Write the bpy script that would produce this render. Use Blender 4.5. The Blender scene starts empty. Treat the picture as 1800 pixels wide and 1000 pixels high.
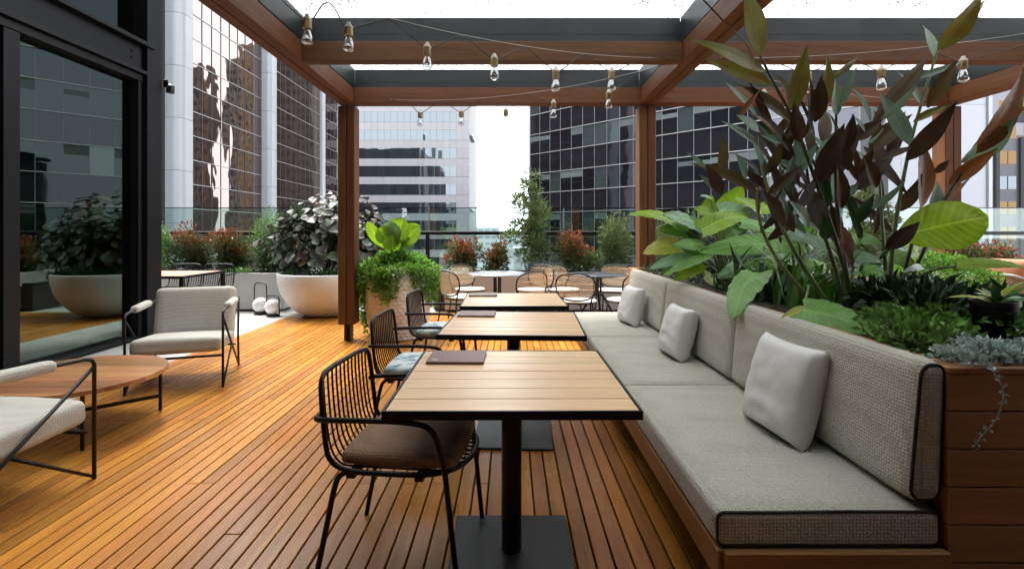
import bpy, bmesh, math, random
import numpy as np
from mathutils import Vector, Matrix, noise as mnoise

# ------------------------------------------------------------------ camera, sky, light
S = bpy.context.scene
COL = S.collection
CAMH, FPX, VX, VY = 1.33, 900.0, 898.0, 406.0      # eye height, focal length and vanishing point in photo pixels
cam_d = bpy.data.cameras.new('camera'); cam = bpy.data.objects.new('camera', cam_d); COL.objects.link(cam)
cam.location = (0, 0, CAMH); cam.rotation_euler = (math.radians(90), 0, 0)
cam_d.sensor_width = 36.0; cam_d.lens = 36.0*FPX/1800
cam_d.shift_x = (900-VX)/1800; cam_d.shift_y = (VY-500)/1800
cam_d.clip_start = 0.05; cam_d.clip_end = 5000
S.camera = cam
SUN_EL, SUN_AZ = 62, 315          # degrees; high soft sun behind cloud, from the left
W = bpy.data.worlds.new('World'); S.world = W; W.use_nodes = True
wn = W.node_tree.nodes; wl = W.node_tree.links; wn.clear()
sky = wn.new('ShaderNodeTexSky'); sky.sky_type = 'NISHITA'; sky.sun_disc = False
sky.sun_elevation = math.radians(SUN_EL); sky.sun_rotation = math.radians(SUN_AZ)
sky.air_density = 1.0; sky.dust_density = 4.0; sky.ozone_density = 1.0
hs = wn.new('ShaderNodeHueSaturation'); hs.inputs['Saturation'].default_value = 0.12
mixw = wn.new('ShaderNodeMix'); mixw.data_type = 'RGBA'; mixw.inputs[0].default_value = 0.65
mixw.inputs[7].default_value = (11.5, 12.0, 12.5, 1)          # even cloud cover
bg = wn.new('ShaderNodeBackground'); bg.inputs['Strength'].default_value = 0.1
wo = wn.new('ShaderNodeOutputWorld')
wl.new(sky.outputs[0], hs.inputs['Color']); wl.new(hs.outputs[0], mixw.inputs[6])
wl.new(mixw.outputs[2], bg.inputs[0]); wl.new(bg.outputs[0], wo.inputs[0])
sun_d = bpy.data.lights.new('sun', 'SUN'); sun_d.energy = 1.5; sun_d.angle = math.radians(25); sun_d.color = (1, .97, .93)
sun = bpy.data.objects.new('sun', sun_d); COL.objects.link(sun)
_az = math.radians(SUN_AZ); _el = math.radians(SUN_EL)
sdir = Vector((math.sin(_az)*math.cos(_el), math.cos(_az)*math.cos(_el), math.sin(_el)))
sun.rotation_euler = (-sdir).to_track_quat('-Z', 'Y').to_euler(); sun.location = (-20, 20, 60)
S.view_settings.view_transform = 'Standard'; S.view_settings.look = 'None'
S.view_settings.exposure = 2.5; S.view_settings.gamma = 1.0; S.view_settings.use_curve_mapping = False
S.cycles.max_bounces = 10; S.cycles.transparent_max_bounces = 24
S.cycles.glossy_bounces = 4; S.cycles.diffuse_bounces = 4; S.cycles.transmission_bounces = 6
S.cycles.caustics_reflective = False; S.cycles.caustics_refractive = False
S.cycles.sample_clamp_indirect = 8.0

R = random.Random(7)
rad = math.radians
def V(*a): return Vector(a)
def pt(x, y, Y): return Vector(((x-VX)*Y/FPX, Y, CAMH-(y-VY)*Y/FPX))
def fl(x, y, z=0.0):
    Y = (CAMH-z)*FPX/(y-VY); return Vector(((x-VX)*Y/FPX, Y, z))

# ------------------------------------------------------------------ mesh helpers
class MB:
    def __init__(s): s.v = []; s.f = []
    def add(s, vs, fs):
        o = len(s.v); s.v += [tuple(p) for p in vs]; s.f += [tuple(i+o for i in f) for f in fs]; return s
    def box(s, a, b, M=None):
        (x0,y0,z0),(x1,y1,z1) = a, b
        vs = [Vector(p) for p in ((x0,y0,z0),(x1,y0,z0),(x1,y1,z0),(x0,y1,z0),(x0,y0,z1),(x1,y0,z1),(x1,y1,z1),(x0,y1,z1))]
        if M is not None: vs = [M @ p for p in vs]
        return s.add(vs, [(0,3,2,1),(4,5,6,7),(0,1,5,4),(1,2,6,5),(2,3,7,6),(3,0,4,7)])
    def bbox(s, a, b, c=0.005, M=None):
        """box with chamfered edges"""
        x0,y0,z0 = [min(p,q) for p,q in zip(a,b)]; x1,y1,z1 = [max(p,q) for p,q in zip(a,b)]
        c = min(c, (x1-x0)*.45, (y1-y0)*.45, (z1-z0)*.45)
        bm = bmesh.new(); bmesh.ops.create_cube(bm, size=1)
        for v in bm.verts: v.co = Vector(((x0+x1)/2+v.co.x*(x1-x0), (y0+y1)/2+v.co.y*(y1-y0), (z0+z1)/2+v.co.z*(z1-z0)))
        bmesh.ops.bevel(bm, geom=list(bm.edges), offset=c, segments=1, affect='EDGES', profile=.5)
        bm.verts.index_update()
        vs = [v.co.copy() for v in bm.verts]; fs = [tuple(v.index for v in f.verts) for f in bm.faces]; bm.free()
        if M is not None: vs = [M @ p for p in vs]
        return s.add(vs, fs)
    def tube(s, pts, r, n=8, closed=False, cap=True):
        pts = [Vector(p) for p in pts]; m = len(pts)
        rs = r if isinstance(r, (list, tuple)) else [r]*m
        T = []
        for i in range(m):
            a = pts[(i-1) % m] if (closed or i > 0) else pts[i]; b = pts[(i+1) % m] if (closed or i < m-1) else pts[i]
            d = b-a; T.append(d.normalized() if d.length > 1e-9 else Vector((0,0,1)))
        up = Vector((0,0,1)) if abs(T[0].z) < .9 else Vector((1,0,0))
        N = (up - T[0]*up.dot(T[0])).normalized(); vs = []
        for i in range(m):
            if i: N = (N - T[i]*N.dot(T[i])); N = N.normalized() if N.length > 1e-6 else T[i].orthogonal().normalized()
            B = T[i].cross(N)
            for k in range(n):
                a = 2*math.pi*k/n; vs.append(pts[i] + (N*math.cos(a)+B*math.sin(a))*rs[i])
        fs = []
        for i in range(m if closed else m-1):
            j = (i+1) % m
            for k in range(n):
                k2 = (k+1) % n; fs.append((i*n+k, i*n+k2, j*n+k2, j*n+k))
        if cap and not closed:
            fs.append(tuple(range(n-1, -1, -1))); fs.append(tuple((m-1)*n+k for k in range(n)))
        return s.add(vs, fs)
    def lathe(s, prof, n=32, c=(0,0,0), fn=None):
        cx,cy,cz = c; vs = []; fs = []
        for i,(r,z) in enumerate(prof):
            for k in range(n):
                a = 2*math.pi*k/n; rr = r if fn is None else fn(r, z, a)
                vs.append((cx+rr*math.cos(a), cy+rr*math.sin(a), cz+z))
        for i in range(len(prof)-1):
            for k in range(n):
                k2 = (k+1) % n; fs.append((i*n+k, i*n+k2, (i+1)*n+k2, (i+1)*n+k))
        if prof[0][0] > 1e-6: fs.append(tuple(range(n-1,-1,-1)))
        if prof[-1][0] > 1e-6: fs.append(tuple((len(prof)-1)*n+k for k in range(n)))
        return s.add(vs, fs)
    def prism(s, poly, z0, z1):
        n = len(poly); vs = [(x,y,z0) for x,y in poly]+[(x,y,z1) for x,y in poly]
        fs = [tuple(range(n-1,-1,-1)), tuple(range(n,2*n))]+[(i,(i+1)%n,n+(i+1)%n,n+i) for i in range(n)]
        return s.add(vs, fs)
    def rbox(s, sx, sy, sz, r, n=10, M=None, puff=None):
        """rounded, padded box (half sizes)"""
        N = n; idx = {}; vs = []; fs = []
        def P(i,j,k):
            key = (i,j,k)
            if key in idx: return idx[key]
            def co(t, h):
                # dense rows near the edges
                u = -1+2*t/N; return h*math.copysign(1-(1-abs(u))**1.5, u)
            p = Vector((co(i,sx), co(j,sy), co(k,sz)))
            inn = Vector((max(-(sx-r), min(sx-r, p.x)), max(-(sy-r), min(sy-r, p.y)), max(-(sz-r), min(sz-r, p.z))))
            d = p-inn
            q = inn + d.normalized()*r if d.length > 1e-9 else p
            if puff: q = puff(q)
            idx[key] = len(vs); vs.append(q if M is None else M @ q); return idx[key]
        for a in range(N):
            for b in range(N):
                fs.append((P(a,b,0),P(a,b+1,0),P(a+1,b+1,0),P(a+1,b,0))); fs.append((P(a,b,N),P(a+1,b,N),P(a+1,b+1,N),P(a,b+1,N)))
                fs.append((P(a,0,b),P(a+1,0,b),P(a+1,0,b+1),P(a,0,b+1))); fs.append((P(a,N,b),P(a,N,b+1),P(a+1,N,b+1),P(a+1,N,b)))
                fs.append((P(0,a,b),P(0,a,b+1),P(0,a+1,b+1),P(0,a+1,b))); fs.append((P(N,a,b),P(N,a+1,b),P(N,a+1,b+1),P(N,a,b+1)))
        return s.add(vs, fs)
    def mesh(s, name, mat=None, smooth=False):
        me = bpy.data.meshes.new(name); me.from_pydata(s.v, [], s.f)
        if mat is not None: me.materials.append(mat)
        if smooth:
            me.polygons.foreach_set('use_smooth', [True]*len(me.polygons))
            if smooth != 'all': 
                try: me.set_sharp_from_angle(angle=rad(40))
                except Exception: pass
        me.update(); return me
    def build(s, name, mat, parent=None, smooth=False, loc=None, kind=None):
        return link(name, s.mesh(name, mat, smooth), parent, loc, kind)

def link(name, me, parent=None, loc=None, kind=None, rot=None):
    o = bpy.data.objects.new(name, me); COL.objects.link(o)
    if parent is not None: o.parent = parent
    if loc is not None: o.location = loc
    if rot is not None: o.rotation_euler = rot
    if kind: o['kind'] = kind
    return o
def tag(o, label, cat, group=None, kind=None):
    o['label'] = label; o['category'] = cat
    if group: o['group'] = group
    if kind: o['kind'] = kind
    return o
def thing(name, label, cat, loc=(0,0,0), rz=0.0, group=None):
    o = bpy.data.objects.new(name, None); COL.objects.link(o); o.location = loc; o.rotation_euler = (0,0,rz)
    o.empty_display_size = .1
    return tag(o, label, cat, group)
def struct(o): o['kind'] = 'structure'; return o
def dup(root, loc, rz, label, group=None):
    def cp(o, par):
        c = o.copy(); COL.objects.link(c); c.parent = par
        for ch in list(o.children): cp(ch, c)
        return c
    r = cp(root, None); r.location = loc; r.rotation_euler = (0,0,rz); r['label'] = label
    if group: r['group'] = group
    return r
def chaikin(p, it=2, closed=False):
    p = [Vector(q) for q in p]
    for _ in range(it):
        q = []; n = len(p)
        for i in range(n if closed else n-1):
            a, b = p[i], p[(i+1) % n]; q += [a*.75+b*.25, a*.25+b*.75]
        if not closed: q = [p[0]]+q+[p[-1]]
        p = q
    return p
def bez(a, b, c, n=8):
    a,b,c = Vector(a),Vector(b),Vector(c)
    return [a*(1-t)**2+b*2*t*(1-t)+c*t*t for t in [i/n for i in range(n+1)]]

# ------------------------------------------------------------------ materials
class NT:
    def __init__(s, name):
        s.m = bpy.data.materials.new(name); s.m.use_nodes = True; s.t = s.m.node_tree; s.t.nodes.clear()
        s.out = s.n('ShaderNodeOutputMaterial')
    def n(s, typ, **kw):
        nd = s.t.nodes.new(typ)
        for k, v in kw.items(): setattr(nd, k, v)
        return nd
    def l(s, a, b): s.t.links.new(a, b)
    def math(s, op, a, b=None, c=None):
        nd = s.n('ShaderNodeMath', operation=op)
        for i, x in enumerate((a, b, c)):
            if x is None: continue
            if isinstance(x, (int, float)): nd.inputs[i].default_value = x
            else: s.l(x, nd.inputs[i])
        return nd.outputs[0]
    def mix(s, f, a, b, blend='MIX'):
        nd = s.n('ShaderNodeMix', data_type='RGBA', blend_type=blend)
        for i, x in ((0, f), (6, a), (7, b)):
            if isinstance(x, (int, float)): nd.inputs[i].default_value = x
            elif isinstance(x, tuple): nd.inputs[i].default_value = (x+(1,))[:4]
            else: s.l(x, nd.inputs[i])
        return nd.outputs[2]
    def coords(s, scale=(1,1,1), jitter=True):
        tc = s.n('ShaderNodeTexCoord'); mp = s.n('ShaderNodeMapping'); mp.inputs['Scale'].default_value = scale
        s.l(tc.outputs['Object'], mp.inputs['Vector'])
        if jitter:
            oi = s.n('ShaderNodeObjectInfo'); vm = s.n('ShaderNodeVectorMath', operation='SCALE'); vm.inputs[0].default_value = (37.1, 53.3, 19.7)
            s.l(oi.outputs['Random'], vm.inputs['Scale']); s.l(vm.outputs[0], mp.inputs['Location'])
        return mp.outputs[0]
    def noise(s, vec, scale, detail=4, rough=.6, dist=0.0):
        nd = s.n('ShaderNodeTexNoise'); nd.inputs['Scale'].default_value = scale; nd.inputs['Detail'].default_value = detail
        nd.inputs['Roughness'].default_value = rough; nd.inputs['Distortion'].default_value = dist
        s.l(vec, nd.inputs['Vector']); return nd.outputs['Fac']
    def voro(s, vec, scale, rnd=1.0, feature='F1'):
        nd = s.n('ShaderNodeTexVoronoi', feature=feature); nd.inputs['Scale'].default_value = scale; nd.inputs['Randomness'].default_value = rnd
        s.l(vec, nd.inputs['Vector']); return nd.outputs['Distance']
    def ramp(s, f, a, b):
        nd = s.n('ShaderNodeMapRange'); s.l(f, nd.inputs[0]); nd.inputs[1].default_value = a; nd.inputs[2].default_value = b
        return nd.outputs[0]
    def bump(s, h, strength, dist=.01, normal=None):
        nd = s.n('ShaderNodeBump'); nd.inputs['Strength'].default_value = strength; nd.inputs['Distance'].default_value = dist
        s.l(h, nd.inputs['Height'])
        if normal is not None: s.l(normal, nd.inputs['Normal'])
        return nd.outputs[0]
    def pbr(s, col, rough=.5, metal=0.0, normal=None, spec=.5, coat=0.0):
        p = s.n('ShaderNodeBsdfPrincipled')
        if isinstance(col, tuple): p.inputs['Base Color'].default_value = (col+(1,))[:4]
        else: s.l(col, p.inputs['Base Color'])
        if isinstance(rough, (int, float)): p.inputs['Roughness'].default_value = rough
        else: s.l(rough, p.inputs['Roughness'])
        p.inputs['Metallic'].default_value = metal; p.inputs['Specular IOR Level'].default_value = spec
        p.inputs['Coat Weight'].default_value = coat; p.inputs['Coat Roughness'].default_value = .08
        if normal is not None: s.l(normal, p.inputs['Normal'])
        return p.outputs[0]
    def done(s, sh): s.l(sh, s.out.inputs[0]); return s.m

def M(name, col, rough=.5, metal=0.0, col2=None, vscale=6.0, stretch=(1,1,1), rnd=0.0, hue=0.0, island=0.0, bump=0.0, bscale=60.0, bdist=.004, spec=.5, coat=0.0, rvar=0.0, lo=.35, hi=.7):
    t = NT(name); vec = t.coords(stretch)
    nz = t.noise(vec, vscale); c = t.mix(t.ramp(nz, lo, hi), col, col2 if col2 else tuple(x*.8 for x in col))
    if rnd or hue:
        oi = t.n('ShaderNodeObjectInfo'); h = t.n('ShaderNodeHueSaturation')
        t.l(c, h.inputs['Color']); t.l(t.math('MULTIPLY_ADD', oi.outputs['Random'], 2*rnd, 1-rnd), h.inputs['Value'])
        if hue:
            fr = t.math('FRACT', t.math('MULTIPLY', oi.outputs['Random'], 17.3))
            t.l(t.math('MULTIPLY_ADD', fr, 2*hue, .5-hue), h.inputs['Hue'])
        c = h.outputs[0]
    if island:
        g = t.n('ShaderNodeNewGeometry'); h = t.n('ShaderNodeHueSaturation'); t.l(c, h.inputs['Color'])
        t.l(t.math('MULTIPLY_ADD', g.outputs['Random Per Island'], 2*island, 1-island), h.inputs['Value']); c = h.outputs[0]
    r = rough
    if rvar: r = t.math('MULTIPLY_ADD', nz, 2*rvar, rough-rvar)
    nrm = t.bump(t.noise(vec, bscale, 3), bump, bdist) if bump else None
    return t.done(t.pbr(c, r, metal, nrm, spec, coat))

def wood(name, a, b, axis, rough=.5, rnd=.15, hue=.01, wet=False, grain=1.0, spec=.5):
    """long-grained timber; axis = direction of the grain in object space"""
    t = NT(name); sc = [22*grain]*3; sc[axis] = 1.1*grain
    vec = t.coords(tuple(sc)); n1 = t.noise(vec, 1.0, 6, .65, .6); n2 = t.noise(vec, 5.0, 3, .6)
    c = t.mix(t.ramp(n1, .3, .72), a, b); c = t.mix(t.math('MULTIPLY', t.ramp(n2, .45, .8), .35), c, tuple(x*.55 for x in b))
    oi = t.n('ShaderNodeObjectInfo'); h = t.n('ShaderNodeHueSaturation'); t.l(c, h.inputs['Color'])
    t.l(t.math('MULTIPLY_ADD', oi.outputs['Random'], 2*rnd, 1-rnd), h.inputs['Value'])
    fr = t.math('FRACT', t.math('MULTIPLY', oi.outputs['Random'], 17.3)); t.l(t.math('MULTIPLY_ADD', fr, 2*hue, .5-hue), h.inputs['Hue'])
    r = t.math('MULTIPLY_ADD', n1, .25, rough-.12)
    if wet:
        geo = t.n('ShaderNodeNewGeometry'); w = t.noise(geo.outputs['Position'], 1.1, 4, .55)
        r = t.math('MULTIPLY_ADD', t.ramp(w, .3, .75), -.2, r)
    nrm = t.bump(t.math('ADD', n1, t.math('MULTIPLY', n2, .5)), .25, .002)
    return t.done(t.pbr(h.outputs[0], r, 0, nrm, spec))

def fabric(name, a, b, scale=120, strength=.6, rnd=.04, rough=.9, fuzz=.5):
    t = NT(name); vec = t.coords((1,1,1), False); v = t.voro(vec, scale, .32); n = t.noise(vec, 3.0, 3); n2 = t.noise(vec, 300, 2)
    c = t.mix(t.ramp(v, .15, .65), a, b); c = t.mix(t.math('MULTIPLY', t.ramp(n, .4, .75), .25), c, tuple(x*.78 for x in a))
    oi = t.n('ShaderNodeObjectInfo'); h = t.n('ShaderNodeHueSaturation'); t.l(c, h.inputs['Color'])
    t.l(t.math('MULTIPLY_ADD', oi.outputs['Random'], 2*rnd, 1-rnd), h.inputs['Value'])
    wr = t.noise(t.coords((1,1,1), True), 5.0, 3)
    n0 = t.bump(wr, .25, .03)
    nrm = t.bump(t.math('SUBTRACT', t.math('MULTIPLY', n2, .2), v), strength, .004, n0)
    p = t.n('ShaderNodeBsdfPrincipled'); t.l(h.outputs[0], p.inputs['Base Color']); p.inputs['Roughness'].default_value = rough
    p.inputs['Specular IOR Level'].default_value = .15; p.inputs['Sheen Weight'].default_value = fuzz*.3; t.l(nrm, p.inputs['Normal'])
    return t.done(p.outputs[0])

def leafmat(name, a, b, rough=.4, trans=.25, under=None, island=.25, rnd=.12, vscale=9.0, veins=0.0):
    t = NT(name); vec = t.coords(); nz = t.noise(vec, vscale, 3)
    c = t.mix(t.ramp(nz, .35, .68), a, b)
    g = t.n('ShaderNodeNewGeometry'); oi = t.n('ShaderNodeObjectInfo'); h = t.n('ShaderNodeHueSaturation'); t.l(c, h.inputs['Color'])
    val = t.math('ADD', t.math('MULTIPLY_ADD', g.outputs['Random Per Island'], 2*island, 1-island-rnd), t.math('MULTIPLY', oi.outputs['Random'], 2*rnd))
    t.l(val, h.inputs['Value'])
    t.l(t.math('MULTIPLY_ADD', g.outputs['Random Per Island'], .03, .485), h.inputs['Hue'])
    c = h.outputs[0]
    if under: c = t.mix(g.outputs['Backfacing'], c, under)
    nrm = t.bump(t.noise(vec, 40, 2), .15, .003)
    if veins:      # midrib and side veins from the blade's own u (length) and v (across)
        uv = t.n('ShaderNodeUVMap'); sp = t.n('ShaderNodeSeparateXYZ'); t.l(uv.outputs[0], sp.inputs[0])
        ac = t.math('ABSOLUTE', t.math('MULTIPLY_ADD', sp.outputs[1], 2.0, -1.0))
        rib = t.math('SUBTRACT', 1.0, t.ramp(ac, .015, .075))
        ph = t.math('MULTIPLY', t.math('SUBTRACT', sp.outputs[0], t.math('MULTIPLY', ac, .22)), 11.0)
        side = t.math('POWER', t.math('ABSOLUTE', t.math('SINE', t.math('MULTIPLY', ph, 3.1416))), .5)
        sv = t.math('SUBTRACT', 1.0, side)
        c = t.mix(t.math('MULTIPLY', rib, .55*veins), c, tuple(min(1,x*2.0+.05) for x in a))
        c = t.mix(t.math('MULTIPLY', sv, .40*veins), c, tuple(min(1,x*1.7+.02) for x in a))
        edge = t.ramp(ac, .80, 1.0); c = t.mix(t.math('MULTIPLY', edge, .35), c, tuple(x*.7 for x in b))
        nrm = t.bump(t.math('ADD', side, t.math('MULTIPLY', t.noise(vec, 30, 2), .4)), .35*veins, .006)
    p = t.pbr(c, rough, 0, nrm, .45)
    tr = t.n('ShaderNodeBsdfTranslucent'); t.l(c, tr.inputs[0])
    mx = t.n('ShaderNodeMixShader'); mx.inputs[0].default_value = trans; t.l(p, mx.inputs[1]); t.l(tr.outputs[0], mx.inputs[2])
    return t.done(mx.outputs[0])

def mirrorglass(name, base, refl, amount=.35, wave=.25, wscale=.35, rough=.02, rnd=.2):
    """coated facade glass: dark body, coloured reflection that grows towards grazing"""
    t = NT(name); geo = t.n('ShaderNodeNewGeometry'); oi = t.n('ShaderNodeObjectInfo')
    nz = t.noise(geo.outputs['Position'], wscale, 2, .5, .3); nrm = t.bump(nz, wave, .06)
    d = t.n('ShaderNodeBsdfDiffuse'); h = t.n('ShaderNodeHueSaturation'); h.inputs['Color'].default_value = base+(1,)
    t.l(t.math('MULTIPLY_ADD', oi.outputs['Random'], 2*rnd, 1-rnd), h.inputs['Value']); t.l(h.outputs[0], d.inputs[0])
    g = t.n('ShaderNodeBsdfGlossy'); g.inputs['Color'].default_value = refl+(1,); g.inputs['Roughness'].default_value = rough; t.l(nrm, g.inputs['Normal'])
    fr = t.n('ShaderNodeLayerWeight'); fr.inputs['Blend'].default_value = .35
    f = t.math('MULTIPLY_ADD', fr.outputs['Fresnel'], 1-amount, amount)
    mx = t.n('ShaderNodeMixShader'); t.l(f, mx.inputs[0]); t.l(d.outputs[0], mx.inputs[1]); t.l(g.outputs[0], mx.inputs[2])
    return t.done(mx.outputs[0])

def clearglass(name, tint, boost=.03, refl=(1,1,1), rough=0.0, drops=False):
    t = NT(name); tr = t.n('ShaderNodeBsdfTransparent'); tr.inputs[0].default_value = tint+(1,)
    g = t.n('ShaderNodeBsdfGlossy'); g.inputs['Color'].default_value = refl+(1,); g.inputs['Roughness'].default_value = rough
    lw = t.n('ShaderNodeLayerWeight'); lw.inputs['Blend'].default_value = .5      # Schlick, the same from both sides of the pane
    f = t.math('MINIMUM', t.math('MULTIPLY_ADD', t.math('POWER', lw.outputs['Facing'], 5.0), .9, .04+boost), 1.0)
    if drops:      # rain beads standing on the pane: their dark refraction is painted into the colour
        vec = t.coords((1,1,1), False); v = t.voro(vec, 42, 1.0); v2 = t.voro(vec, 105, 1.0); n = t.noise(vec, 3, 3)
        big = t.math('LESS_THAN', v, t.math('MULTIPLY', n, .62)); sm = t.math('LESS_THAN', v2, .33)
        k = t.math('MINIMUM', t.math('ADD', t.math('MULTIPLY', big, .92), t.math('MULTIPLY', sm, .75)), 1.0)
        t.l(t.mix(k, tint, (.04,.05,.055)), tr.inputs[0]); tl = t.n('ShaderNodeBsdfTranslucent'); t.l(t.mix(k, (.95,.965,.975), (.05,.065,.07)), tl.inputs[0])
        m0 = t.n('ShaderNodeMixShader'); m0.inputs[0].default_value = .80; t.l(tr.outputs[0], m0.inputs[1]); t.l(tl.outputs[0], m0.inputs[2]); body = m0.outputs[0]
    else: body = tr.outputs[0]
    mx = t.n('ShaderNodeMixShader'); t.l(f, mx.inputs[0]); t.l(body, mx.inputs[1]); t.l(g.outputs[0], mx.inputs[2])
    return t.done(mx.outputs[0])
def emit(name, col, st):
    t = NT(name); e = t.n('ShaderNodeEmission'); e.inputs[0].default_value = col+(1,); e.inputs[1].default_value = st; return t.done(e.outputs[0])

m_deck = wood('deck_timber', (.47,.195,.032), (.30,.108,.016), 1, rough=.38, rnd=.24, hue=.007, wet=True, spec=.28)
m_beam = [wood('beam_timber_%s' % 'xyz'[i], (.140,.060,.020), (.072,.029,.010), i, rough=.55, rnd=.16, spec=.25) for i in range(3)]
m_bench = [wood('bench_timber_%s' % 'xyz'[i], (.36,.160,.052), (.25,.105,.034), i, rough=.42, rnd=.10) for i in range(3)]
m_top = wood('teak_top', (.78,.52,.285), (.67,.43,.225), 0, rough=.38, rnd=.07, hue=.006, grain=.8)
m_acacia = wood('acacia_top', (.46,.225,.09), (.20,.078,.028), 0, rough=.3, rnd=.38, hue=.01, grain=.6)
m_black = M('black_powder_coat', (.0045,.0045,.005), .42, col2=(.007,.007,.0075), bump=.05, bscale=400, spec=.3)
m_base = M('black_base_plate', (.012,.012,.013), .45, col2=(.018,.018,.02), vscale=4, rvar=.1)
m_steel = M('grey_steel', (.016,.021,.023), .42, .0, col2=(.012,.016,.018), vscale=2, rvar=.12, spec=.3)
m_frame = M('dark_window_frame', (.0045,.0045,.0055), .45, .0, col2=(.0065,.0065,.0075), vscale=2, spec=.22)
m_sage = fabric('sage_weave', (.52,.50,.425), (.36,.345,.28), 92, .9)
m_cream = fabric('cream_boucle', (.53,.51,.45), (.40,.38,.325), 125, .7)
m_brown = fabric('brown_weave', (.36,.215,.135), (.23,.13,.08), 150, .6)
m_linen = fabric('white_linen', (.72,.71,.69), (.66,.65,.63), 420, .25)
m_terra = fabric('terracotta_cloth', (.50,.24,.14), (.42,.19,.11), 300, .3)
m_piping = M('black_piping', (.012,.012,.013), .8)
m_white = M('white_render', (.56,.555,.545), .6, col2=(.51,.505,.495), vscale=3, bump=.08, bscale=120)
m_greyplanter = M('pale_grey_planter', (.38,.365,.36), .55, col2=(.35,.335,.33), vscale=2, bump=.04)
m_stone = M('pale_stone', (.48,.465,.44), .38, col2=(.37,.355,.335), vscale=3.5, rnd=.07, rvar=.1)
m_menu = M('menu_cover', (.20,.105,.085), .5, col2=(.185,.095,.078), bump=.1, bscale=300)
m_gold = M('gold_foil', (.75,.55,.30), .3, .6)
m_soil = M('dark_soil', (.025,.018,.013), .95, col2=(.05,.035,.025), vscale=30, bump=.8, bscale=60, bdist=.02)
m_asphalt = M('city_ground', (.09,.09,.09), .9, col2=(.14,.14,.135), vscale=.02)
m_brass = M('aged_brass', (.30,.21,.10), .38, .7, col2=(.20,.14,.07), vscale=30)
m_cap = M('pale_cap', (.62,.56,.47), .5)
m_cable = M('black_cable', (.015,.014,.013), .5)
m_wire = M('steel_wire', (.5,.5,.48), .35, .8)
# ------------------------------------------------------------------ ground, podium, deck
g = MB().add([(-3000,-3000,-45),(3000,-3000,-45),(3000,4500,-45),(-3000,4500,-45)], [(0,1,2,3)]).build('ground', m_asphalt); struct(g)
m_podium = M('podium_concrete', (.30,.29,.28), .8)
struct(MB().box((-14,-6,-44.9),(14,10.4,-.16)).build('podium', m_podium))

deck = struct(MB().box((-3.47,-2.1,-.155),(10.5,8.42,-.045)).build('deck', M('joists', (.04,.025,.015), .9)))
PIT, GAP = .0762, .0080
plank_mesh = {}
def plank(xc, y0, y1):
    L = round((y1-y0)*20)/20
    if L not in plank_mesh:
        plank_mesh[L] = MB().bbox((-(PIT-GAP)/2,-L/2+.001,-.022),((PIT-GAP)/2,L/2-.001,0), .0025).mesh('plank', m_deck)
    link('plank', plank_mesh[L], deck, (xc, (y0+y1)/2, R.uniform(-.0012,.0008)))
rp = random.Random(3); nails = MB()
x = -3.47+PIT/2; i = 0
while x < 10.4:
    i += 1
    if .98 < x < 2.40: x += PIT; continue
    if x < .98:
        cuts = [-2.05]+sorted(rp.choice([.45*k for k in range(1, 17)])+0.0 for _ in range(2))+[8.4]
        cuts = [cuts[0]]+[c for a, c in zip(cuts, cuts[1:]) if c-a > .8]
        cuts[-1] = 8.4
    else: cuts = [-2.05, 8.4]
    cuts = [round(c*20)/20 for c in cuts]
    for a, b in zip(cuts, cuts[1:]): plank(x, a, b)
    if x < .98:
        y = 1.35
        while y < 5.5:
            for dx in (-.021, .021):
                c = (x+dx+rp.uniform(-.002,.002), y+rp.uniform(-.004,.004)+.012)
                nails.add([(c[0]+.0028*math.cos(k*1.047), c[1]+.0028*math.sin(k*1.047), .0009) for k in range(6)], [tuple(range(6))])
            y += .45
    x += PIT
nails.build('nail_heads', M('nail', (.06,.035,.02), .5), deck, kind='stuff')

paving = struct(MB().box((-9,-2.1,-.155),(-3.475,10.3,-.035)).build('paving', M('mortar', (.30,.29,.28), .9)))
tile_me = MB().bbox((-.297,-.297,-.03),(.297,.297,0), .003).mesh('tile', m_stone)
for ix in range(5):
    for iy in range(13):
        link('tile', tile_me, paving, (-3.475-.3-.6*ix, 1.7+.6*iy+(.3 if ix % 2 else 0), -.004+R.uniform(-.0006,.0006)))
struct(MB().box((-3.47,8.425,-.155),(12,10.3,-.02)).build('terrace_edge', m_podium))

# ------------------------------------------------------------------ the glazed pavilion on the left
m_doorglass = clearglass('door_glass', (.30,.42,.36), .20, (.55,.66,.60))
m_upglass = clearglass('upper_glass', (.12,.17,.14), .20, (.40,.50,.45))
pav = thing('glass_pavilion', 'dark framed glass pavilion with sliding doors along the left side', 'building', (-4.5,6.6,0))
def pbox(name, a, b, mat, c=.004, par=pav, sm=False):
    o = MB().bbox(tuple(p-q for p,q in zip(a,(-4.5,6.6,0))), tuple(p-q for p,q in zip(b,(-4.5,6.6,0))), c).build(name, mat, par, sm); return o
pbox('corner_column', (-4.86,6.34,0),(-4.5,6.6,9.5), m_frame)
pbox('door_jamb', (-4.70,6.27,0),(-4.56,6.338,3.17), m_frame)
lin = pbox('lintel', (-4.86,-2,3.30),(-4.56,6.337,3.60), m_frame)
pbox('lintel_flange', (-4.88,-2,3.602),(-4.47,6.45,3.65), m_frame, .003, lin)
pbox('lintel_flange', (-4.88,-2,3.255),(-4.50,6.337,3.298), m_frame, .003, lin)
for (y,z) in ((6.16,3.42),(6.16,3.50)):
    MB().lathe([(0,0),(.018,0),(.018,.012),(0,.014)], 10).build('bolt', m_frame, lin).matrix_local = Matrix.Translation((-.0595,y-6.6,z)) @ Matrix.Rotation(rad(90),4,'Y')
pbox('head_track', (-4.80,-2,3.17),(-4.55,6.337,3.253), m_frame)
pbox('threshold', (-4.82,-2,0),(-4.53,6.26,.045), m_frame)
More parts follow.
